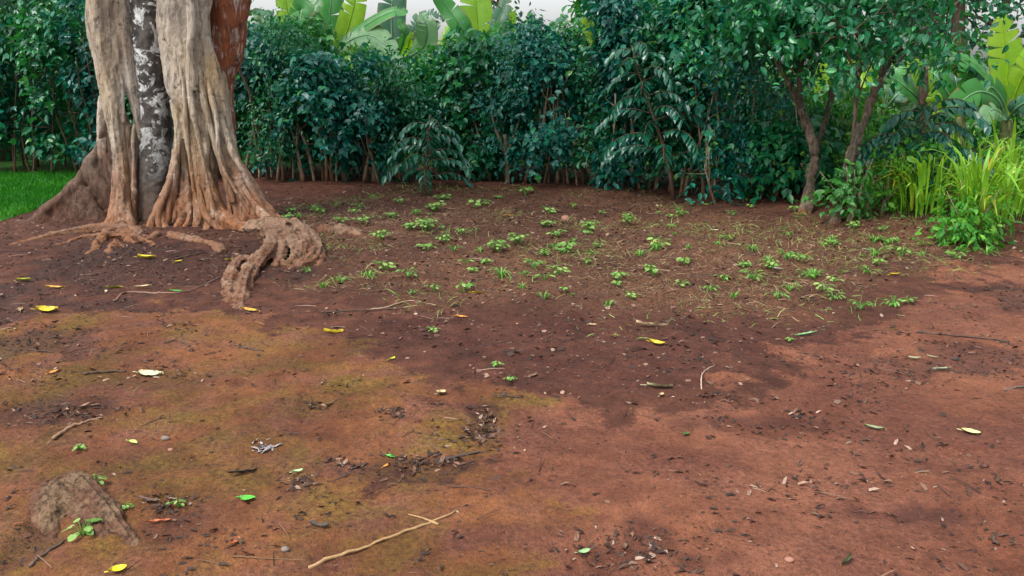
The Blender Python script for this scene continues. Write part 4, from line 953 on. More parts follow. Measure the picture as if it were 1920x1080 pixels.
# ------------------------------------------------------------------ tall grass and green bushes at the right
def blade(g, base, d, L, w, arch):
    n = 7; s = np.linspace(0, 1, n); up = np.array((0, 0, 1.0))
    c = base + np.outer(s * L * (1 - .25 * arch * s), up * 1.0) + np.outer(L * arch * .75 * s ** 2.2, d) - np.outer(L * arch * .55 * s ** 3.2, up)
    t = nrm(np.gradient(c, axis=0)); b = nrm(np.cross(t, d + 1e-3)); n_ = np.cross(b, t)
    ww = w * np.sin(np.pi * (s * .9 + .09)) ** .7; ww[-1] = .001
    V = np.concatenate([c - b * ww[:, None] + n_ * ww[:, None] * .3, c, c + b * ww[:, None] + n_ * ww[:, None] * .3])
    idx = []; tot = []
    for k in range(2):
        for i in range(n - 1): idx += [k * n + i, (k + 1) * n + i, (k + 1) * n + i + 1, k * n + i + 1]; tot.append(4)
    return V, idx, tot
def grass_clump(label, px, py, H, n, seed, spread=.14, back=0.0):
    g = np.random.default_rng(seed); b = G(px, py); b[1] += back; b[2] = HZ(b[0], b[1])
    t = empty('tall_grass_clump', b); tag(t, label, 'grass clump', 'tall grass clumps at the plot corner')
    for k in range(n):
        a = g.uniform(0, 6.28); d = np.array((math.cos(a), math.sin(a), 0))
        z = g.uniform(0, .45) * H
        bs = d * g.uniform(0, spread) + np.array((0, 0, z - .03))
        V, idx, tot = blade(g, bs, d, (H - z * .6) * g.uniform(.6, 1.1), g.uniform(.010, .022), g.uniform(.25, 1.0))
        mb = MB(); mb.add(V, idx, tot, var=(g.beta(2, 2) * .9 if g.random() > .07 else 1.0)); mb.build('blade', M['maize'], t, True)
    for k in range(5):
        d = g.normal(0, spread * .5, 3); d[2] = -.03; q = stem_path(g, H * .75, .06) + d
        mb = MB(); mb.add(*tube(q, np.linspace(.012, .005, len(q)), 6), var=.6); mb.build('stalk', M['maize'], t, True)
grass_clump('tallest bright yellow green grass clump with some orange dry blades', 1830, 428, 1.08, 75, 701, .20)
grass_clump('smaller pale grass clump among dark leaves near the leaning tree', 1700, 402, .78, 36, 702, .12, .3)
grass_clump('grass clump cut by the picture edge beside the path bank', 1925, 405, 1.05, 50, 703, .2, .4)
grass_clump('wide soft grass clump between the smaller and the tallest one', 1765, 412, .85, 60, 705, .28, .35)
grass_clump('low grass clump spilling over the bank by the picture edge', 1895, 418, .7, 50, 706, .25, .1)
grass_clump('grass clump behind the tallest one under banana leaves', 1870, 400, 1.15, 45, 704, .25, .9)
for k, (px, py, H, rx, back, lab) in enumerate([(1640, 402, .55, .28, .1, 'leafy green bush between the leaning tree and the grass'), (1760, 405, .7, .35, .35, 'bright leafy bush behind the soil bank between two grass clumps'), (1815, 432, .38, .26, .0, 'low round bush hugging the foot of the tallest grass'),
        (1900, 402, .55, .35, .3, 'leafy bush on the bank by the picture edge'), (1990, 410, .7, .45, .3, 'leafy bush continuing past the end of the bank'), (1680, 395, .9, .4, .9, 'taller green bush behind the smaller grass clump'), (1800, 390, 1.0, .5, 1.3, 'tall leafy bush below the banana leaves'), (1640, 392, 1.3, .45, 1.5, 'green bush seen through the leaning tree')]):
    p = G(px, py); make_shrub('green_bush', p[0], p[1] + back, H, rx, rx * .8, .05, lab, 'green bushes at the plot corner', 720 + k, mat='lime_leaf', n_tw=int(60 * (1 + H)), per=10, size=.085, stems=2, shapes=('ovate', 'lance'), cat='bush')

# ------------------------------------------------------------------ trees farther back
def far_tree(label, x, y, H, crown_r, seed, mat='far_leaf', cz=.65, n=3200, size=.22, trunk_r=.16, flat=.8):
    g = np.random.default_rng(seed); t = empty('background_tree', (x, y, 0)); tag(t, label, 'tree', 'trees behind the garden')
    q = stem_path(g, H * .8, .04, 8); mb = MB(); mb.add(*tube(q, np.linspace(trunk_r, .05, 8), 8, .08, seed)); ends = []
    for k in range(11):
        s = q[g.integers(3, 8)]; a = g.uniform(0, 6.28); d = np.array((math.cos(a), math.sin(a), g.uniform(.1, .8))) * crown_r * g.uniform(.5, 1)
        b = spline([s, s + d * .5 + np.array((0, 0, .2)), s + d], 6); mb.add(*tube(b, np.linspace(.06, .015, 6), 6)); ends.append(b[1:])
    mb.build('trunk', M['stem_brown'], t, True)
    E = np.concatenate(ends); nc = n // 10
    c = E[g.integers(0, len(E), nc)] + g.normal(0, crown_r * .22, (nc, 3)) * np.array((1, 1, flat))
    pos = np.repeat(c, 10, 0) + g.normal(0, .16, (nc * 10, 3)); N = len(pos)
    mb = MB(); mb.add(*leaves(pos, g.normal(0, .8, (N, 3)) + np.array((0, 0, -.5)), g.normal(0, .6, (N, 3)) + np.array((0, 0, 1)), size * g.uniform(.6, 1.3, N), OVATE, OVATE_F), var=np.repeat(g.uniform(0, 1, N), 8))
    o = mb.build('crown', M[mat], t); o['kind'] = 'stuff'
def fx(px, Y): return (px - 960) / FPX * Y
for k, (px, Y, H, cr, n, lab) in enumerate([
        (-60, 19, 5.5, 2.0, 3600, 'dark tree crown behind the lawn hedge at the frame edge'), (110, 21, 5.0, 1.9, 3600, 'dense tree behind the lawn hedge next to the fig'), (965, 24, 5.2, .8, 900, 'thin dark tree alone against the white sky'),
        (1150, 17, 4.2, 1.0, 1700, 'tree rising where the hedge meets the tall shrubs'), (1300, 18, 5.2, 1.6, 3000, 'dark tree behind the tall part of the hedge'), (1480, 19, 5.4, 1.8, 3000, 'tree behind the stubby trunk'),
        (1640, 22, 4.8, 1.3, 700, 'hazy thin crowned tree beyond the leaning branches'), (1850, 21, 5.6, 1.7, 1300, 'hazy dark tree behind the huge glowing banana leaf'), (2050, 20, 5.4, 2.0, 3000, 'large tree just past the frame edge behind the bananas')]):
    far_tree(lab, fx(px, Y), Y, H, cr, 800 + k, n=n, mat='top_leaf' if k in (0, 1, 3) else 'far_leaf', size=.2)
# low far thicket so that the gaps show leaves and not open country
g = np.random.default_rng(77)
for k in range(22):
    x = -13 + k * 1.3; y = 16.9 + .9 * math.sin(k * 2.3)
    make_shrub('thicket_bush', x, y, 1.75 + .35 * math.sin(k * 1.7), 1.05, .8, .05, 'bush of the low green thicket glimpsed behind the hedge', 'thicket bushes behind the hedge', 850 + k, mat='bush_leaf', n_tw=150, per=11, size=.17, stems=1, stem_mat='stem_brown', cat='bush')
# palm fronds over the lawn hedge
def palm(label, px, py, Y, n, L, seed):
    g = np.random.default_rng(seed); top = P(px, py, Y); t = empty('palm_tree', (top[0], Y, 0)); tag(t, label, 'palm')
    mb = MB(); mb.add(*tube(spline([(0, 0, -.1), (.1, 0, top[2] * .5), (0, 0, top[2])], 8), np.linspace(.14, .11, 8), 10, .08)); mb.build('trunk', M['stem_brown'], t, True)
    for k in range(n):
        a = k * 2.4 + g.normal(0, .2); e = g.uniform(-.1, .8); d = np.array((math.cos(a), math.sin(a), 0)); b0 = np.array((0, 0, top[2]))
        c = spline([b0, b0 + d * L * .35 + np.array((0, 0, L * .3 * e + .15)), b0 + d * L * .75 + np.array((0, 0, L * .28 * e)), b0 + d * L + np.array((0, 0, L * (.2 * e - .35)))], 22)
        tt = nrm(np.gradient(c, axis=0)); sd = nrm(np.cross(tt, (0, 0, 1)))
        i = np.repeat(np.arange(3, 22), 4); sg = np.tile([-1, 1], len(i) // 2)
        pos = c[i] + tt[i] * g.uniform(-.05, .05, (len(i), 1)); N = len(pos)
        mb = MB(); mb.add(*leaves(pos, sd[i] * sg[:, None] + tt[i] * .7 + np.array((0, 0, -.45)) + g.normal(0, .1, (N, 3)), np.array((0, 0, 1)) + g.normal(0, .2, (N, 3)), .5 * g.uniform(.7, 1.1, N), LANCE * np.array((1, .28, 1)), OVATE_F), var=np.repeat(g.uniform(0, .7, N), 8))
        V, idx, tot = tube(c, np.linspace(.02, .005, 22), 5); mb.add(V, idx, tot, var=.5)
        mb.build('frond', M['far_leaf'], t)
palm('palm with dark feathered fronds over the lawn hedge', -40, -60, 16.5, 15, 2.3, 871)
palm('hazy palm with hanging fronds behind the banana leaves', 1800, -40, 17.5, 16, 2.4, 872)

# ------------------------------------------------------------------ lawn blades (stuff)
def scatter_in(poly, n, g):
    q = np.array(poly); lo, hi = q.min(0), q.max(0); out = []
    while len(out) < n:
        p = g.uniform(lo, hi, (n * 2, 2)); m = poly_mask(poly, p[:, 0], p[:, 1], .01, 0) > .5; out += list(p[m])
    return np.array(out[:n])
BLADE_T = np.array([(0, -.05, 0), (0, .05, 0), (.55, .04, .05), (.55, -.04, .05), (1, 0, -.05)]); BLADE_F = [(0, 1, 2, 3), (3, 2, 4)]
g = np.random.default_rng(91)
lp = gpoly([(-250, 326), (165, 328), (140, 350), (105, 375), (55, 405), (0, 421), (-250, 425)])
p = scatter_in(lp, 26000, g); N = len(p); pos = np.stack([p[:, 0], p[:, 1], height(p[:, 0], p[:, 1]) - .005], 1)
mb = MB(); mb.add(*leaves(pos, np.stack([g.normal(0, .5, N), g.normal(0, .5, N), np.ones(N)], 1), g.normal(0, 1, (N, 3)) * np.array((1, 1, .1)), g.uniform(.05, .13, N), BLADE_T, BLADE_F), var=np.repeat(np.clip(.45 * g.uniform(0, 1, N) + 1.5 * (fbm(p[:, 0] * 1.6, p[:, 1] * 1.6, 3, 71) - .3), 0, 1), 5))
tag(mb.build('lawn_grass', M['lawn'], None), 'short vivid green grass on the lawn behind the fig', 'grass', kind='stuff')

# ------------------------------------------------------------------ litter, straw and weeds too many to count (stuff)
def zone_scatter(n, g, wfun, y0=2.1, y1=12.6):
    out = []
    while len(out) < n:
        y = np.sqrt(g.uniform(y0 ** 2, y1 ** 2, n * 3)); x = g.uniform(-1, 1, n * 3) * (y * .62 + .4)
        z = zones(x, y); w = wfun(x, y, z); k = g.random(len(x)) < w
        out += list(np.stack([x[k], y[k]], 1))
    return np.array(out[:n])
CHIP = np.array([(0, -.3, 0), (.0, .3, .05), (.55, .34, .12), (1, .05, .03), (.5, -.36, .10), (.5, 0, .0)]); CHIP_F = [(0, 5, 2, 1), (5, 3, 2), (5, 4, 3), (0, 4, 5)]
def litter_obj(name, n, wfun, size, palette, weights, T, F, seed, label, cat, tilt=.35, zoff=.002, flat_tip=True, mat='litter'):
    g = np.random.default_rng(seed); p = zone_scatter(n, g, wfun); N = len(p)
    a = g.uniform(0, 6.28, N); pos = np.stack([p[:, 0], p[:, 1], height(p[:, 0], p[:, 1]) + zoff], 1)
    tip = np.stack([np.cos(a), np.sin(a), g.normal(.08, tilt * .5, N)], 1)
    nor = np.stack([g.normal(0, tilt, N), g.normal(0, tilt, N), np.ones(N)], 1)
    sz = size[0] * (size[1] / size[0]) ** (g.random(N) ** 1.8)
    V, idx, tot = leaves(pos, tip, nor, sz, T, F)
    c = np.array(palette)[g.choice(len(palette), N, p=np.array(weights) / np.sum(weights))] * g.uniform(.6, 1.25, (N, 1))
    mb = MB(); mb.add(V, idx, tot, col=np.repeat(c, len(T), 0))
    return tag(mb.build(name, M[mat]), label, cat, kind='stuff')
BROWNS = [(.030, .016, .012), (.065, .033, .021), (.13, .07, .045), (.21, .13, .09), (.29, .205, .155)]
litter_obj('soil_crumb_litter', 17000, lambda x, y, z: np.clip(.10 + .9 * z['plot'] + .8 * z['dark'] + .6 * z['tree'] - .8 * z['path'] * .9 - .75 * z['moss'] - z['lawn'], .03, 1), (.010, .045), BROWNS, [4, 4, 3, 1.6, .45], CHIP, CHIP_F, 901, 'small bits of bark and dead leaf scattered over the soil', 'litter')
litter_obj('dark_bark_litter', 9500, lambda x, y, z: np.clip((.10 + 1.0 * sm(.52, .66, fbm(x * 3, y * 3, 3, 61))) * (.7 * z['path'] + .8 * z['moss']) + .8 * z['wet'] * (1 - z['plot']), 0, 1) * (y < 8), (.008, .045), BROWNS[:3] + [(.25, .17, .125)], [5, 4, 1, .4], CHIP * np.array((1, .5, 1)), CHIP_F, 902, 'dark wet bark crumbs scattered on the packed path soil', 'litter')
TW = np.array([(0, -.018, 0), (0, .018, 0), (0, 0, .03), (.5, -.015, .03), (.5, .02, .03), (.5, 0, .06), (1, -.008, 0), (1, .008, 0), (1, 0, .015)])
TW_F = [(0, 1, 4, 3), (1, 2, 5, 4), (2, 0, 3, 5), (3, 4, 7, 6), (4, 5, 8, 7), (5, 3, 6, 8)]
litter_obj('twig_litter', 4200, lambda x, y, z: np.clip(.35 + .5 * z['plot'] + .5 * z['tree'] + .4 * z['wet'] - .15 * z['path'] - .1 * z['moss'] - z['lawn'], .05, 1), (.03, .16), BROWNS, [4, 4, 2, 1, .5], TW, TW_F, 903, 'thin twig pieces strewn across the soil', 'litter', tilt=.12)
STRAW = np.array([(0, -.02, 0), (0, .02, 0), (.35, .055, .05), (.35, .02, .05), (.7, .04, .06), (.7, .01, .06), (1, -.04, .02)]); STRAW_F = [(0, 1, 2, 3), (3, 2, 4, 5), (5, 4, 6)]
litter_obj('dry_straw', 9000, lambda x, y, z: np.clip(z['plot'] * sm(.42, .62, fbm(x * .9 + 3, y * .9, 3, 8)) * sm(11.5, 9.5, y), 0, 1), (.03, .13), [(.26, .165, .085), (.19, .115, .055), (.33, .24, .14), (.13, .12, .04)], [3, 3, 1.5, 1.5], STRAW, STRAW_F, 904, 'dry straw coloured grass matted over the plot', 'straw', tilt=.35)
litter_obj('grass_weeds', 5200, lambda x, y, z: np.clip(z['plot'] * sm(.48, .66, fbm(x * 1.5 + 9, y * 1.5, 3, 18) + .10 * sm(1.5, 4, x)), 0, 1), (.04, .12), [(.10, .20, .03), (.16, .26, .05), (.22, .27, .08)], [2, 2, 1], STRAW * np.array((1, 1.2, 4.0)), STRAW_F, 905, 'sparse thin green grass sprouting over the plot', 'grass', tilt=.9, mat='leaf_fallen')

g = np.random.default_rng(906); pos = []; szs = []; cl = []
for (px, py, rx, ry, n) in [(330, 615, 50, 10, 70), (130, 772, 70, 16, 120), (60, 645, 90, 10, 70), (310, 945, 50, 18, 90), (740, 776, 28, 9, 60), (905, 800, 34, 40, 160), (800, 868, 70, 14, 120), (1500, 770, 26, 9, 60), (1180, 1035, 120, 30, 150), (565, 912, 34, 16, 70), (495, 838, 14, 12, 40), (655, 876, 30, 9, 50), (590, 762, 22, 6, 35), (60, 700, 90, 20, 80), (420, 470, 30, 10, 50), (1560, 905, 160, 20, 90), (1820, 640, 80, 20, 80), (650, 585, 120, 8, 90), (1700, 700, 120, 25, 90), (280, 700, 60, 12, 50), (1370, 745, 90, 10, 80)]:
    for k in range(n):
        q = G0(px + g.normal(0, rx * .6), py + g.normal(0, ry * .6)); pos.append(q); szs.append(.008 + .03 * g.random() ** 2)
        cl.append(np.array(BROWNS[int(g.choice(5, p=[.42, .33, .13, .07, .05]))]) if px != 495 else np.array((.30, .27, .27)))
q = np.array(pos); N = len(q); a = g.uniform(0, 6.28, N); P3 = np.stack([q[:, 0], q[:, 1], height(q[:, 0], q[:, 1]) + .003], 1)
mb = MB(); V, idx, tot = leaves(P3, np.stack([np.cos(a), np.sin(a), g.normal(.15, .25, N)], 1), np.stack([g.normal(0, .4, N), g.normal(0, .4, N), np.ones(N)], 1), np.array(szs) * 1.2, CHIP * np.array((1, .55, 1)), CHIP_F)
mb.add(V, idx, tot, col=np.repeat(np.array(cl) * g.uniform(.7, 1.2, (N, 1)), len(CHIP), 0)); tag(mb.build('debris_litter', M['litter']), 'little heaps of dark leaf and bark debris on the open soil', 'litter', kind='stuff')

# ------------------------------------------------------------------ seedlings in the plot
def seedling_mesh(seed, n, H, size, T=ROUND, F=ROUND_F):
    g = np.random.default_rng(seed); pos, tip, nor, sz, st = [], [], [], [], MB()
    for k in range(n):
        a = k * 2.4 + g.normal(0, .3); d = np.array((math.cos(a), math.sin(a), 0)); r = H * g.uniform(.15, 1.0); h = H * g.uniform(.45, 1.0)
        e = d * r * .8 + np.array((0, 0, h)); pos.append(e); tip.append(d + np.array((0, 0, -.35)) + g.normal(0, .2, 3)); nor.append(np.array((0, 0, 1)) + d * .35 + g.normal(0, .2, 3)); sz.append(size * g.uniform(.6, 1.2))
        V, i, t = tube(spline([(0, 0, -.02), e * .5 + np.array((0, 0, h * .15)), e], 4), .003, 4); st.add(V, i, t, var=.3)
    st.add(*leaves(np.array(pos), np.array(tip), np.array(nor), np.array(sz), T, F), var=np.repeat(g.uniform(.1, 1, n), len(T)))
    me = st.mesh('seedling'); me.materials.append(M['seedling']); return me
SM = [seedling_mesh(950 + k, n, H, s) for k, (n, H, s) in enumerate([(22, .16, .062), (30, .20, .066), (14, .12, .06), (9, .09, .052), (42, .25, .07)])]
def tuft_mesh(seed, n, H):
    g = np.random.default_rng(seed); mb = MB()
    for k in range(n):
        a = g.uniform(0, 6.28); d = np.array((math.cos(a), math.sin(a), 0)); V, i, t = blade(g, d * g.uniform(0, .03), d, H * g.uniform(.5, 1.1), .005, g.uniform(.4, 1.2)); mb.add(V, i, t, var=g.uniform(.2, 1))
    me = mb.mesh('grass_tuft'); me.materials.append(M['weed']); return me
TM = [tuft_mesh(970 + k, n, H) for k, (n, H) in enumerate([(16, .16), (24, .2), (10, .11)])]
def put(name, me, px, py, sc, rz, label, cat, group):
    o = bpy.data.objects.new(name, me); b = G(px, py); o.location = b; o.rotation_euler = (0, 0, rz); o.scale = (sc, sc, sc * .78); link(o)
    return tag(o, label, cat, group)
SG = 'seedlings sprouting over the plot'
SPOTS = [  # px, py at the foot, width in px, shape, own label
    (680, 420, 34, 0, 'round leaved seedling at the near end of the stub root'), (716, 448, 42, 1, 'broad seedling in front of the dark root stub'), (665, 402, 26, 3, None), (735, 410, 32, 2, None),
    (770, 432, 36, 0, None), (800, 432, 52, 4, 'widest pale seedling clump near the plot middle'), (835, 450, 36, 1, None), (868, 440, 26, 3, 'single pale seedling standing alone behind two brighter ones'), (800, 470, 40, 2, None), (816, 396, 44, 0, 'seedling with yellowish leaves near the hedge shade'),
    (832, 376, 36, 0, None), (893, 390, 40, 2, 'dark seedling close under the hedge near a yellow leaf'), (752, 382, 28, 3, None), (970, 458, 46, 4, 'tallest leafy seedling standing in the plot middle'), (932, 468, 52, 1, 'broad bright seedling just beside the tallest one'),
    (985, 366, 40, 3, 'flat seedling at the hedge foot by the forked trunk'), (1030, 400, 36, 2, None), (1025, 424, 34, 0, None), (1105, 432, 42, 1, 'upright seedling beside the reddish stone'), (1178, 424, 34, 4, 'tall narrow seedling near the hedge beyond the stone'), (1175, 408, 26, 0, None),
    (1260, 412, 24, 3, None), (1260, 430, 22, 2, None), (1064, 470, 44, 3, None), (1020, 480, 34, 1, 'yellow tinged seedling in the straw'), (1100, 494, 26, 3, None), (1048, 514, 44, 2, 'loose seedling with pale leaves in the plot centre'), (1216, 504, 28, 1, 'small bright round seedling on bare soil'), (1280, 496, 34, 3, None), (1278, 536, 30, 2, 'pale seedling alone on the darker plot edge'),
    (1358, 520, 34, 3, 'flat light seedling left of the white scrap'), (1445, 504, 44, 1, 'bright seedling beside the white scrap'), (1500, 490, 34, 2, 'seedling at the straw edge near the path'), (1395, 502, 30, 0, None), (1675, 452, 26, 3, 'small seedling under the green bushes by the bank'), (1690, 480, 44, 3, None), (1790, 486, 40, 2, 'last seedling before the packed path'),
    (912, 496, 30, 3, None), (885, 502, 26, 3, None), (870, 546, 44, 3, 'spread out seedling beside the yellow leaf in the plot'), (1184, 558, 30, 2, 'bright yellow green seedling near the plot front'), (1060, 548, 24, 3, None), (1160, 524, 38, 3, None), (1100, 440, 22, 3, None), (1235, 462, 44, 2, None), (600, 402, 30, 3, None), (640, 418, 30, 2, None), (575, 446, 36, 3, 'small sprout growing over the knotted root'), (535, 415, 34, 0, 'green sprout against the foot of the pale fig leg'), (545, 400, 26, 3, None),
    (1600, 430, 34, 1, 'fresh green sprout at the foot of the leaning tree'), (1490, 396, 28, 3, None)]
WID = [.34, .42, .26, .2, .5]
for k, (px, py, w, sh, lab) in enumerate(SPOTS):
    Yk = float(G0(px, py)[1]); put('seedling', SM[sh], px, py, w * Yk / FPX / WID[sh] * 1.12, k * 1.3, lab or 'small light green seedling among others on the dark plot soil', 'seedling', SG)
for k, (px, py, sc, sh, lab) in enumerate([(155, 1003, .5, 2, 'fresh green sprout growing in the hollow of the arched root'), (182, 912, .55, 3, 'green sprout just above the arched root'), (152, 845, .4, 3, 'tiny sprout beside a dark twig on the crust'), (235, 955, .3, 3, 'tiny sprout at the flank of the arched root'), (335, 950, .4, 3, 'small sprout by dark bark scraps'),
        (932, 688, .45, 3, 'curled sprout on the dark bare soil strip'), (955, 715, .4, 3, 'pale thin sprout below the curled one'), (812, 622, .35, 2, 'small green sprout at the crust edge'), (1480, 640, .35, 3, 'sprout near the green folded leaf')]):
    put('sprout', SM[sh], px, py, sc, k * 2.1, lab, 'sprout', 'sprouts on the open soil')
g = np.random.default_rng(123)
LM = [seedling_mesh(990 + k, n, H, s_, LANCE, OVATE_F) for k, (n, H, s_) in enumerate([(9, .10, .07), (14, .14, .08), (6, .07, .05)])]
for me in LM: me.materials[0] = M['weed']
for k in range(70):
    px, py = g.uniform(540, 1800), 372 + 210 * g.random() ** 1.3
    put('weed', (LM + [SM[3], SM[2]])[g.integers(0, 5)], px, py, g.uniform(.4, .85), g.uniform(0, 6), 'tiny weed, one of the many dotting the plot between the seedlings', 'weed', 'tiny weeds dotting the plot')
g = np.random.default_rng(99)
for k, (px, py) in enumerate([(560, 408), (590, 395), (630, 388), (700, 372), (780, 400), (850, 470), (900, 470), (640, 530), (605, 540), (690, 520), (1040, 462), (1075, 455), (1110, 470), (1230, 470), (1290, 470), (1345, 460), (1410, 470), (1470, 430), (1440, 490), (1525, 520), (1580, 512), (1625, 515), (1640, 480), (1730, 480), (1800, 472), (1850, 478), (1140, 575), (980, 540), (940, 520), (1020, 560), (1200, 480), (1480, 545), (1375, 560), (1560, 450), (1640, 440), (1860, 470)]):
    put('grass_tuft', TM[k % 3], px, py, g.uniform(.6, 1.1), g.uniform(0, 6), 'thin grass tuft growing between seedlings and straw on the plot', 'grass tuft', 'grass tufts on the plot')

# ------------------------------------------------------------------ fallen leaves, one by one
def fallen_leaf(px, py, w_px, colr, label, kind='ovate', rot=None, curl=.25, seed=0, name='fallen_leaf', cat='leaf', lift=.006, tip_col=None, tilt=.15):
    g = np.random.default_rng(seed + int(px * 7 + py)); b = G(px, py); L = w_px * b[1] / FPX * 1.02
    n = 9; s = np.linspace(0, 1, n)
    wd = {'ovate': .46, 'long': .22, 'round': .72, 'scrap': .28}[kind]
    prof = np.sin(np.pi * (s * .96 + .02)) ** .8 * wd * L * .5
    if kind == 'scrap': prof = wd * L * .5 * g.uniform(.35, 1.2, n); prof[0] *= .3; prof[-1] *= .2
    V = []; C = []
    bend = g.uniform(-.12, .12) * L
    for i in range(n):
        for a in (-1, -.5, 0, .5, 1):
            z = curl * L * .5 * (abs(a) ** 1.6) * (1 if curl > 0 else 1) * .5 + curl * L * .45 * (s[i] - .5) ** 2 + g.normal(0, .008 * L)
            V.append(((s[i] - .5) * L, a * prof[i] * (1 - .25 * abs(curl) * abs(a)) + bend * math.sin(math.pi * s[i]), z + (0 if abs(a) > .1 else -.01 * L)))
            cc = np.array(colr if tip_col is None else np.array(colr) * (1 - s[i]) + np.array(tip_col) * s[i]) * (1.0 if abs(a) > .1 else 1.25) * g.uniform(.85, 1.1)
            C.append(cc)
    idx = []; tot = []
    for i in range(n - 1):
        for k in range(4): q = i * 5 + k; idx += [q, q + 5, q + 6, q + 1]; tot.append(4)
    mb = MB(); mb.add(np.array(V), idx, tot, col=np.array(C))
    if kind in ('ovate', 'round'):
        Vt, it, tt = tube(spline([(-.5 * L, 0, .01 * L), (-.62 * L, .03 * L, .02 * L), (-.75 * L, .06 * L, .01 * L)], 5), .0025, 4); mb.add(Vt, it, tt, col=np.tile(np.array(colr) * .8, (len(Vt), 1)))
    o = mb.build(name, M['leaf_fallen'], None, True); o.location = b + np.array((0, 0, lift + .01 * L))
    o.rotation_euler = (g.normal(0, tilt), g.normal(0, tilt * .6), rot if rot is not None else g.uniform(0, 6.28))
    return tag(o, label, cat, 'fallen leaves')
YE, YO, YG, GR, PA, TA, BR, OR, RD, BK = (.52, .40, .02), (.46, .27, .04), (.34, .37, .03), (.05, .24, .03), (.46, .45, .26), (.50, .38, .22), (.16, .085, .05), (.45, .20, .04), (.38, .10, .035), (.02, .018, .017)
LEAVES = [
    (45, 528, 26, YG, 'yellow green leaf on wet mud at the frame edge, uppermost there', 'ovate', 0), (103, 541, 36, YO, 'long yellow orange leaf on the mud below the lawn side roots', 'long', .1), (212, 541, 30, YG, 'curled yellow green leaf beside a small tan one', 'ovate', 3), (275, 485, 32, YE, 'yellow leaf lying in front of the pale fig column', 'ovate', .1),
    (335, 492, 18, YE, 'small yellow leaf by the short dark stick', 'ovate', 1), (435, 488, 18, YE, 'small yellow leaf between stub and knotted root', 'ovate', .3), (88, 584, 38, YE, 'broad bright yellow leaf on the wet mud', 'round', .3), (330, 548, 28, GR, 'green pod shaped leaf lying before the fig', 'long', 0), (268, 540, 32, TA, 'pale tan dry leaf before the fig', 'long', .2),
    (40, 584, 26, TA, 'crumpled pale leaf beside the broad yellow one', 'ovate', 2), (198, 548, 14, TA, 'tiny tan leaf under the curled yellow green one', 'ovate', 2), (470, 584, 38, YO, 'thin yellow orange leaf at the tip of the knotted root', 'long', -.3), (625, 626, 38, YE, 'yellow leaf on the mossy crust edge', 'long', -.1), (735, 674, 18, YG, 'small lime leaf alone on the crust', 'ovate', 1),
    (283, 704, 54, PA, 'torn cream leaf on the ochre crust', 'ovate', -.2), (828, 740, 28, TA, 'curled tan leaf near the crust corner', 'round', 1), (865, 596, 24, OR, 'orange brown leaf at the front of the plot', 'ovate', -.2), (897, 552, 26, YE, 'yellow leaf beside the spread out seedling', 'ovate', .3), (1232, 646, 30, YE, 'yellow leaf on the dark soil strip', 'ovate', -.4),
    (1220, 613, 58, TA, 'long dry tan leaf above the yellow one on the dark strip', 'long', -.1), (1237, 727, 50, PA, 'cream leaf at the boundary of dark strip and path', 'ovate', 0), (1240, 742, 18, TA, 'tiny tan scrap below the cream leaf', 'ovate', 1), (1510, 631, 44, (.16, .34, .16), 'green leaf lying on the path edge with lifted tip', 'long', 0),
    (1820, 813, 34, (.50, .46, .20), 'pale yellowish leaf lying alone on the packed path', 'round', -.4), (1715, 674, 22, PA, 'pale narrow leaf on the damp path patch, nearest the plot', 'long', -.3), (1748, 671, 20, PA, 'second pale narrow leaf on the damp path patch', 'long', -.4), (1766, 695, 38, (.30, .36, .24), 'grey green narrow leaf below two pale ones on the path', 'long', .1),
    (1587, 1056, 44, (.05, .07, .03), 'dark curled leaf near the lower frame edge on the path', 'long', .8), (1287, 816, 18, (.03, .10, .02), 'small dark green leaf on the path', 'round', 1), (464, 937, 34, (.05, .30, .03), 'bright green heart shaped leaf on the ochre crust', 'round', -.2), (558, 887, 22, (.40, .56, .30), 'pale green bent leaf on the ochre crust', 'ovate', .6),
    (731, 859, 24, (.05, .36, .05), 'small green leaf by dark bark scraps on the crust', 'ovate', -.6), (723, 876, 16, OR, 'tiny orange leaf under the small green one', 'ovate', 1), (222, 1072, 34, (.66, .52, .01), 'yellow leaf cut by the lower frame edge', 'round', .5), (249, 832, 22, (.32, .42, .10), 'small curled lime leaf on the crust above the arched root', 'ovate', -.3),
    (1455, 506, 22, (.70, .68, .62), 'white scrap beside the bright seedling', 'long', -.4), (1228, 457, 14, YE, 'tiny yellow leaf in the plot straw', 'ovate', 0), (1340, 434, 18, PA, 'tiny white leaf near the hedge shade', 'long', 0), (955, 406, 16, YO, 'tiny orange yellow leaf near the hedge', 'ovate', 0), (1678, 517, 18, YE, 'yellow leaf at the straw edge of the path', 'ovate', -.3), (1110, 612, 24, TA, 'tan leaf near the long dry leaf', 'long', -.7),
    (100, 700, 20, OR, 'small orange scrap among dark twigs on the crust', 'ovate', .8), (160, 766, 24, (.30, .17, .12), 'pinkish crumpled leaf above the thick stick', 'ovate', 1), (1640, 805, 40, (.16, .20, .10), 'grey green curved leaf strip on the path', 'long', -.7), (1095, 1037, 28, (.20, .36, .16), 'torn green leaf bit on the path near the lower edge', 'ovate', .4), (620, 760, 20, (.22, .15, .06), 'brown rolled leaf on the crust', 'long', .4), (1625, 470, 20, (.62, .6, .5), 'white leaf under the bank bushes', 'long', .2)]
for k, (px, py, w, c, lab, kd, rot) in enumerate(LEAVES): fallen_leaf(px, py, w, c, lab, kd, rot, curl=.35 if k % 3 else .6, seed=k)
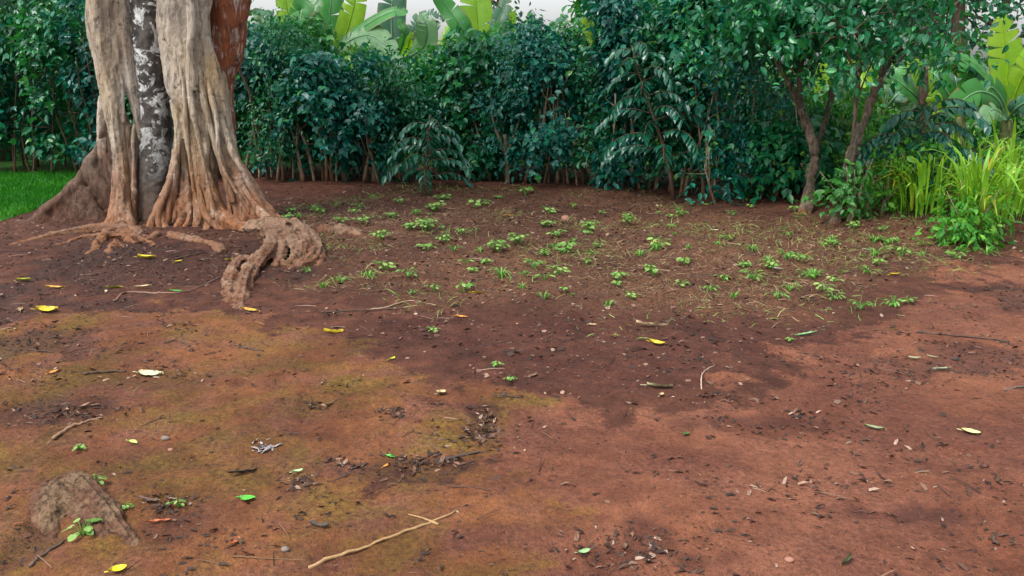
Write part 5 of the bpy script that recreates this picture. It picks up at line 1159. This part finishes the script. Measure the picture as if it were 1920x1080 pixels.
for k, (px, py, w, c, lab, rot) in enumerate([(300, 981, 44, RD, 'orange red bark scrap beside the arched root', .3), (440, 1018, 38, RD, 'upright red brown bark strip on the crust near the long stick', 1.4), (190, 996, 26, (.30, .12, .05), 'short orange bark scrap touching the arched root sprout', .1), (110, 904, 30, (.28, .09, .05), 'reddish bark strip lying on the arched root crest', .2), (35, 985, 20, RD, 'small red bark scrap at the frame edge', .4),
        (455, 888, 60, BK, 'blackened curled leaf standing from the crust', .7), (600, 985, 46, BK, 'black bark strip right of the arched root', -.4), (280, 940, 50, (.07, .04, .03), 'dark peeled bark piece by a small sprout', -.3), (220, 1000, 40, BK, 'black bark piece at the tip of the arched root', -.2)]):
    fallen_leaf(px, py, w, c, lab, 'scrap', rot, curl=.22, seed=200 + k, name='bark_scrap', cat='bark', tilt=.2)

# ------------------------------------------------------------------ sticks, stones
def stick(pts, r, colr, label, seed, side=None, lift=.0):
    b = G(*pts[len(pts) // 2]); g = np.random.default_rng(seed)
    q = spline([G(a, c_) - b for a, c_ in pts], max(8, len(pts) * 5)); r = r * .75; q[:, 2] += r * .6 + lift; q += g.normal(0, r * .3, q.shape); q[:, :2] += np.cumsum(g.normal(0, r * .45, (len(q), 2)), 0)
    t = empty('fallen_stick', b); tag(t, label, 'stick', 'fallen sticks')
    mb = MB(); V, i, tt = tube(q, np.linspace(r, r * .6, len(q)), 7, .14, seed); mb.add(V, i, tt, col=np.tile(np.array(colr), (len(V), 1)) * g.uniform(.8, 1.15, (len(V), 1))); mb.build('shaft', M['litter'], t, True)
    for s in side or []:
        q2 = spline([G(a, c_) - b for a, c_ in s], 8); q2[:, 2] += r * .6
        mb = MB(); V, i, tt = tube(q2, np.linspace(r * .7, r * .35, 8), 6, .14, seed + 1); mb.add(V, i, tt, col=np.tile(np.array(colr) * 1.05, (len(V), 1))); mb.build('side_twig', M['litter'], t, True)
PB, DK = (.30, .185, .085), (.06, .036, .026)
stick([(578, 1066), (640, 1042), (700, 1020), (780, 990), (848, 960)], .0085, PB, 'long pale yellow stick pointing to the lower path', 1001, [[(822, 985), (795, 974), (765, 966)]])
stick([(100, 826), (130, 806), (160, 794), (186, 785)], .012, (.22, .13, .08), 'thick brown stick lying on dark debris of the crust', 1002)
stick([(438, 1044), (500, 1048), (575, 1051)], .004, (.13, .07, .035), 'thin straight stick joining the long pale one', 1003)
stick([(1722, 624), (1790, 630), (1885, 640)], .010, DK, 'long thin dark stick on the damp part of the path', 1004)
stick([(1316, 730), (1314, 705), (1325, 693), (1342, 685)], .005, (.36, .25, .19), 'hooked pale twig on the dark soil strip', 1005)
stick([(55, 1064), (85, 1040), (112, 1022)], .008, (.09, .06, .05), 'short dark stick below the arched root', 1006)
stick([(160, 702), (195, 698), (232, 697)], .012, DK, 'short dark wet stick on the crust beside the torn cream leaf', 1007)
stick([(215, 566), (240, 549), (290, 550), (350, 546), (410, 520)], .010, (.17, .10, .07), 'bent thin branch curving before the fig roots', 1008)
stick([(330, 487), (360, 480), (395, 472)], .012, DK, 'dark stick leaning to the root stub', 1009)
stick([(600, 586), (680, 582), (760, 578)], .008, DK, 'thin dark stick along the plot front edge', 1010)
stick([(690, 582), (720, 578), (770, 566), (826, 570)], .008, (.30, .20, .13), 'pale twig by the plot front litter', 1011)
stick([(1758, 908), (1780, 926), (1802, 946)], .004, DK, 'thin dark twig on the path at the lower corner', 1012)
stick([(1885, 733), (1905, 728), (1940, 724)], .010, (.12, .09, .08), 'dark stick cut by the frame edge on the path', 1013)
stick([(355, 650), (330, 640), (305, 645)], .008, DK, 'small dark twig bundle piece on the moss', 1014)
stick([(450, 652), (475, 656), (495, 659)], .009, DK, 'dark short stick on the moss below the root tip', 1015)
stick([(10, 655), (60, 657), (115, 662)], .006, DK, 'dark thin stick on the wet mud', 1016)
stick([(480, 515), (450, 540), (430, 562)], .008, (.10, .06, .04), 'thin twig leaning on the knotted root foot', 1017)
stick([(1865, 1010), (1880, 1020)], .010, DK, 'stubby dark twig in the lower path corner', 1018)
stick([(690, 870), (660, 878), (650, 880)], .007, DK, 'dark twig piece among bark on the crust edge', 1019)
stick([(900, 748), (940, 744), (975, 747)], .006, DK, 'dark twig marking the corner of the dark strip', 1020)
stick([(820, 868), (860, 858), (900, 852)], .010, (.05, .035, .03), 'wet dark branch piece in the muddy corner', 1021)
def stone(px, py, w_px, mat, label, seed, name='stone', sq=(1, .8, .6)):
    b = G(px, py); r = w_px * b[1] / FPX / 2; g = np.random.default_rng(seed)
    n, m = 12, 8; V = []
    for j in range(1, m):
        for i in range(n):
            a, ph = i / n * 2 * math.pi, j / m * math.pi; V.append((math.sin(ph) * math.cos(a), math.sin(ph) * math.sin(a), math.cos(ph)))
    V = np.array(V + [(0, 0, 1), (0, 0, -1)]); V = V * (1 + .35 * (noise3(V + 10 + seed, 1.4, seed) - .5) + .15 * (noise3(V + 10, 4, seed) - .5))[:, None]
    idx = []; tot = []
    for j in range(m - 2):
        for i in range(n): a = j * n + i; c_ = j * n + (i + 1) % n; idx += [a, a + n, c_ + n, c_]; tot.append(4)
    T, B = (m - 1) * n, (m - 1) * n + 1
    for i in range(n): idx += [T, i, (i + 1) % n]; tot.append(3); a = (m - 2) * n; idx += [B, a + (i + 1) % n, a + i]; tot.append(3)
    mb = MB(); mb.add(V * r * np.array(sq), idx, tot); o = mb.build(name, M[mat], None, True); o.location = b + np.array((0, 0, r * sq[2] * .5)); tag(o, label, 'stone' if name != 'seed' else 'seed')
stone(1060, 414, 17, 'stone_red', 'reddish stone lying in the plot near the hedge', 1, sq=(1, .9, .85))
stone(535, 1032, 19, 'stone_grey', 'rounded grey pebble on the crust by the pale stick', 2)
stone(311, 824, 18, 'stone_grey', 'small grey brown stone on the ochre crust', 3)
stone(320, 845, 12, 'stone_red', 'tiny reddish stone below the grey brown one', 4)
stone(1791, 675, 13, 'seed', 'small black seed on the damp path patch', 5, 'seed')
stone(1480, 1052, 20, 'stone_red', 'reddish clod near the lower frame edge of the path', 6)
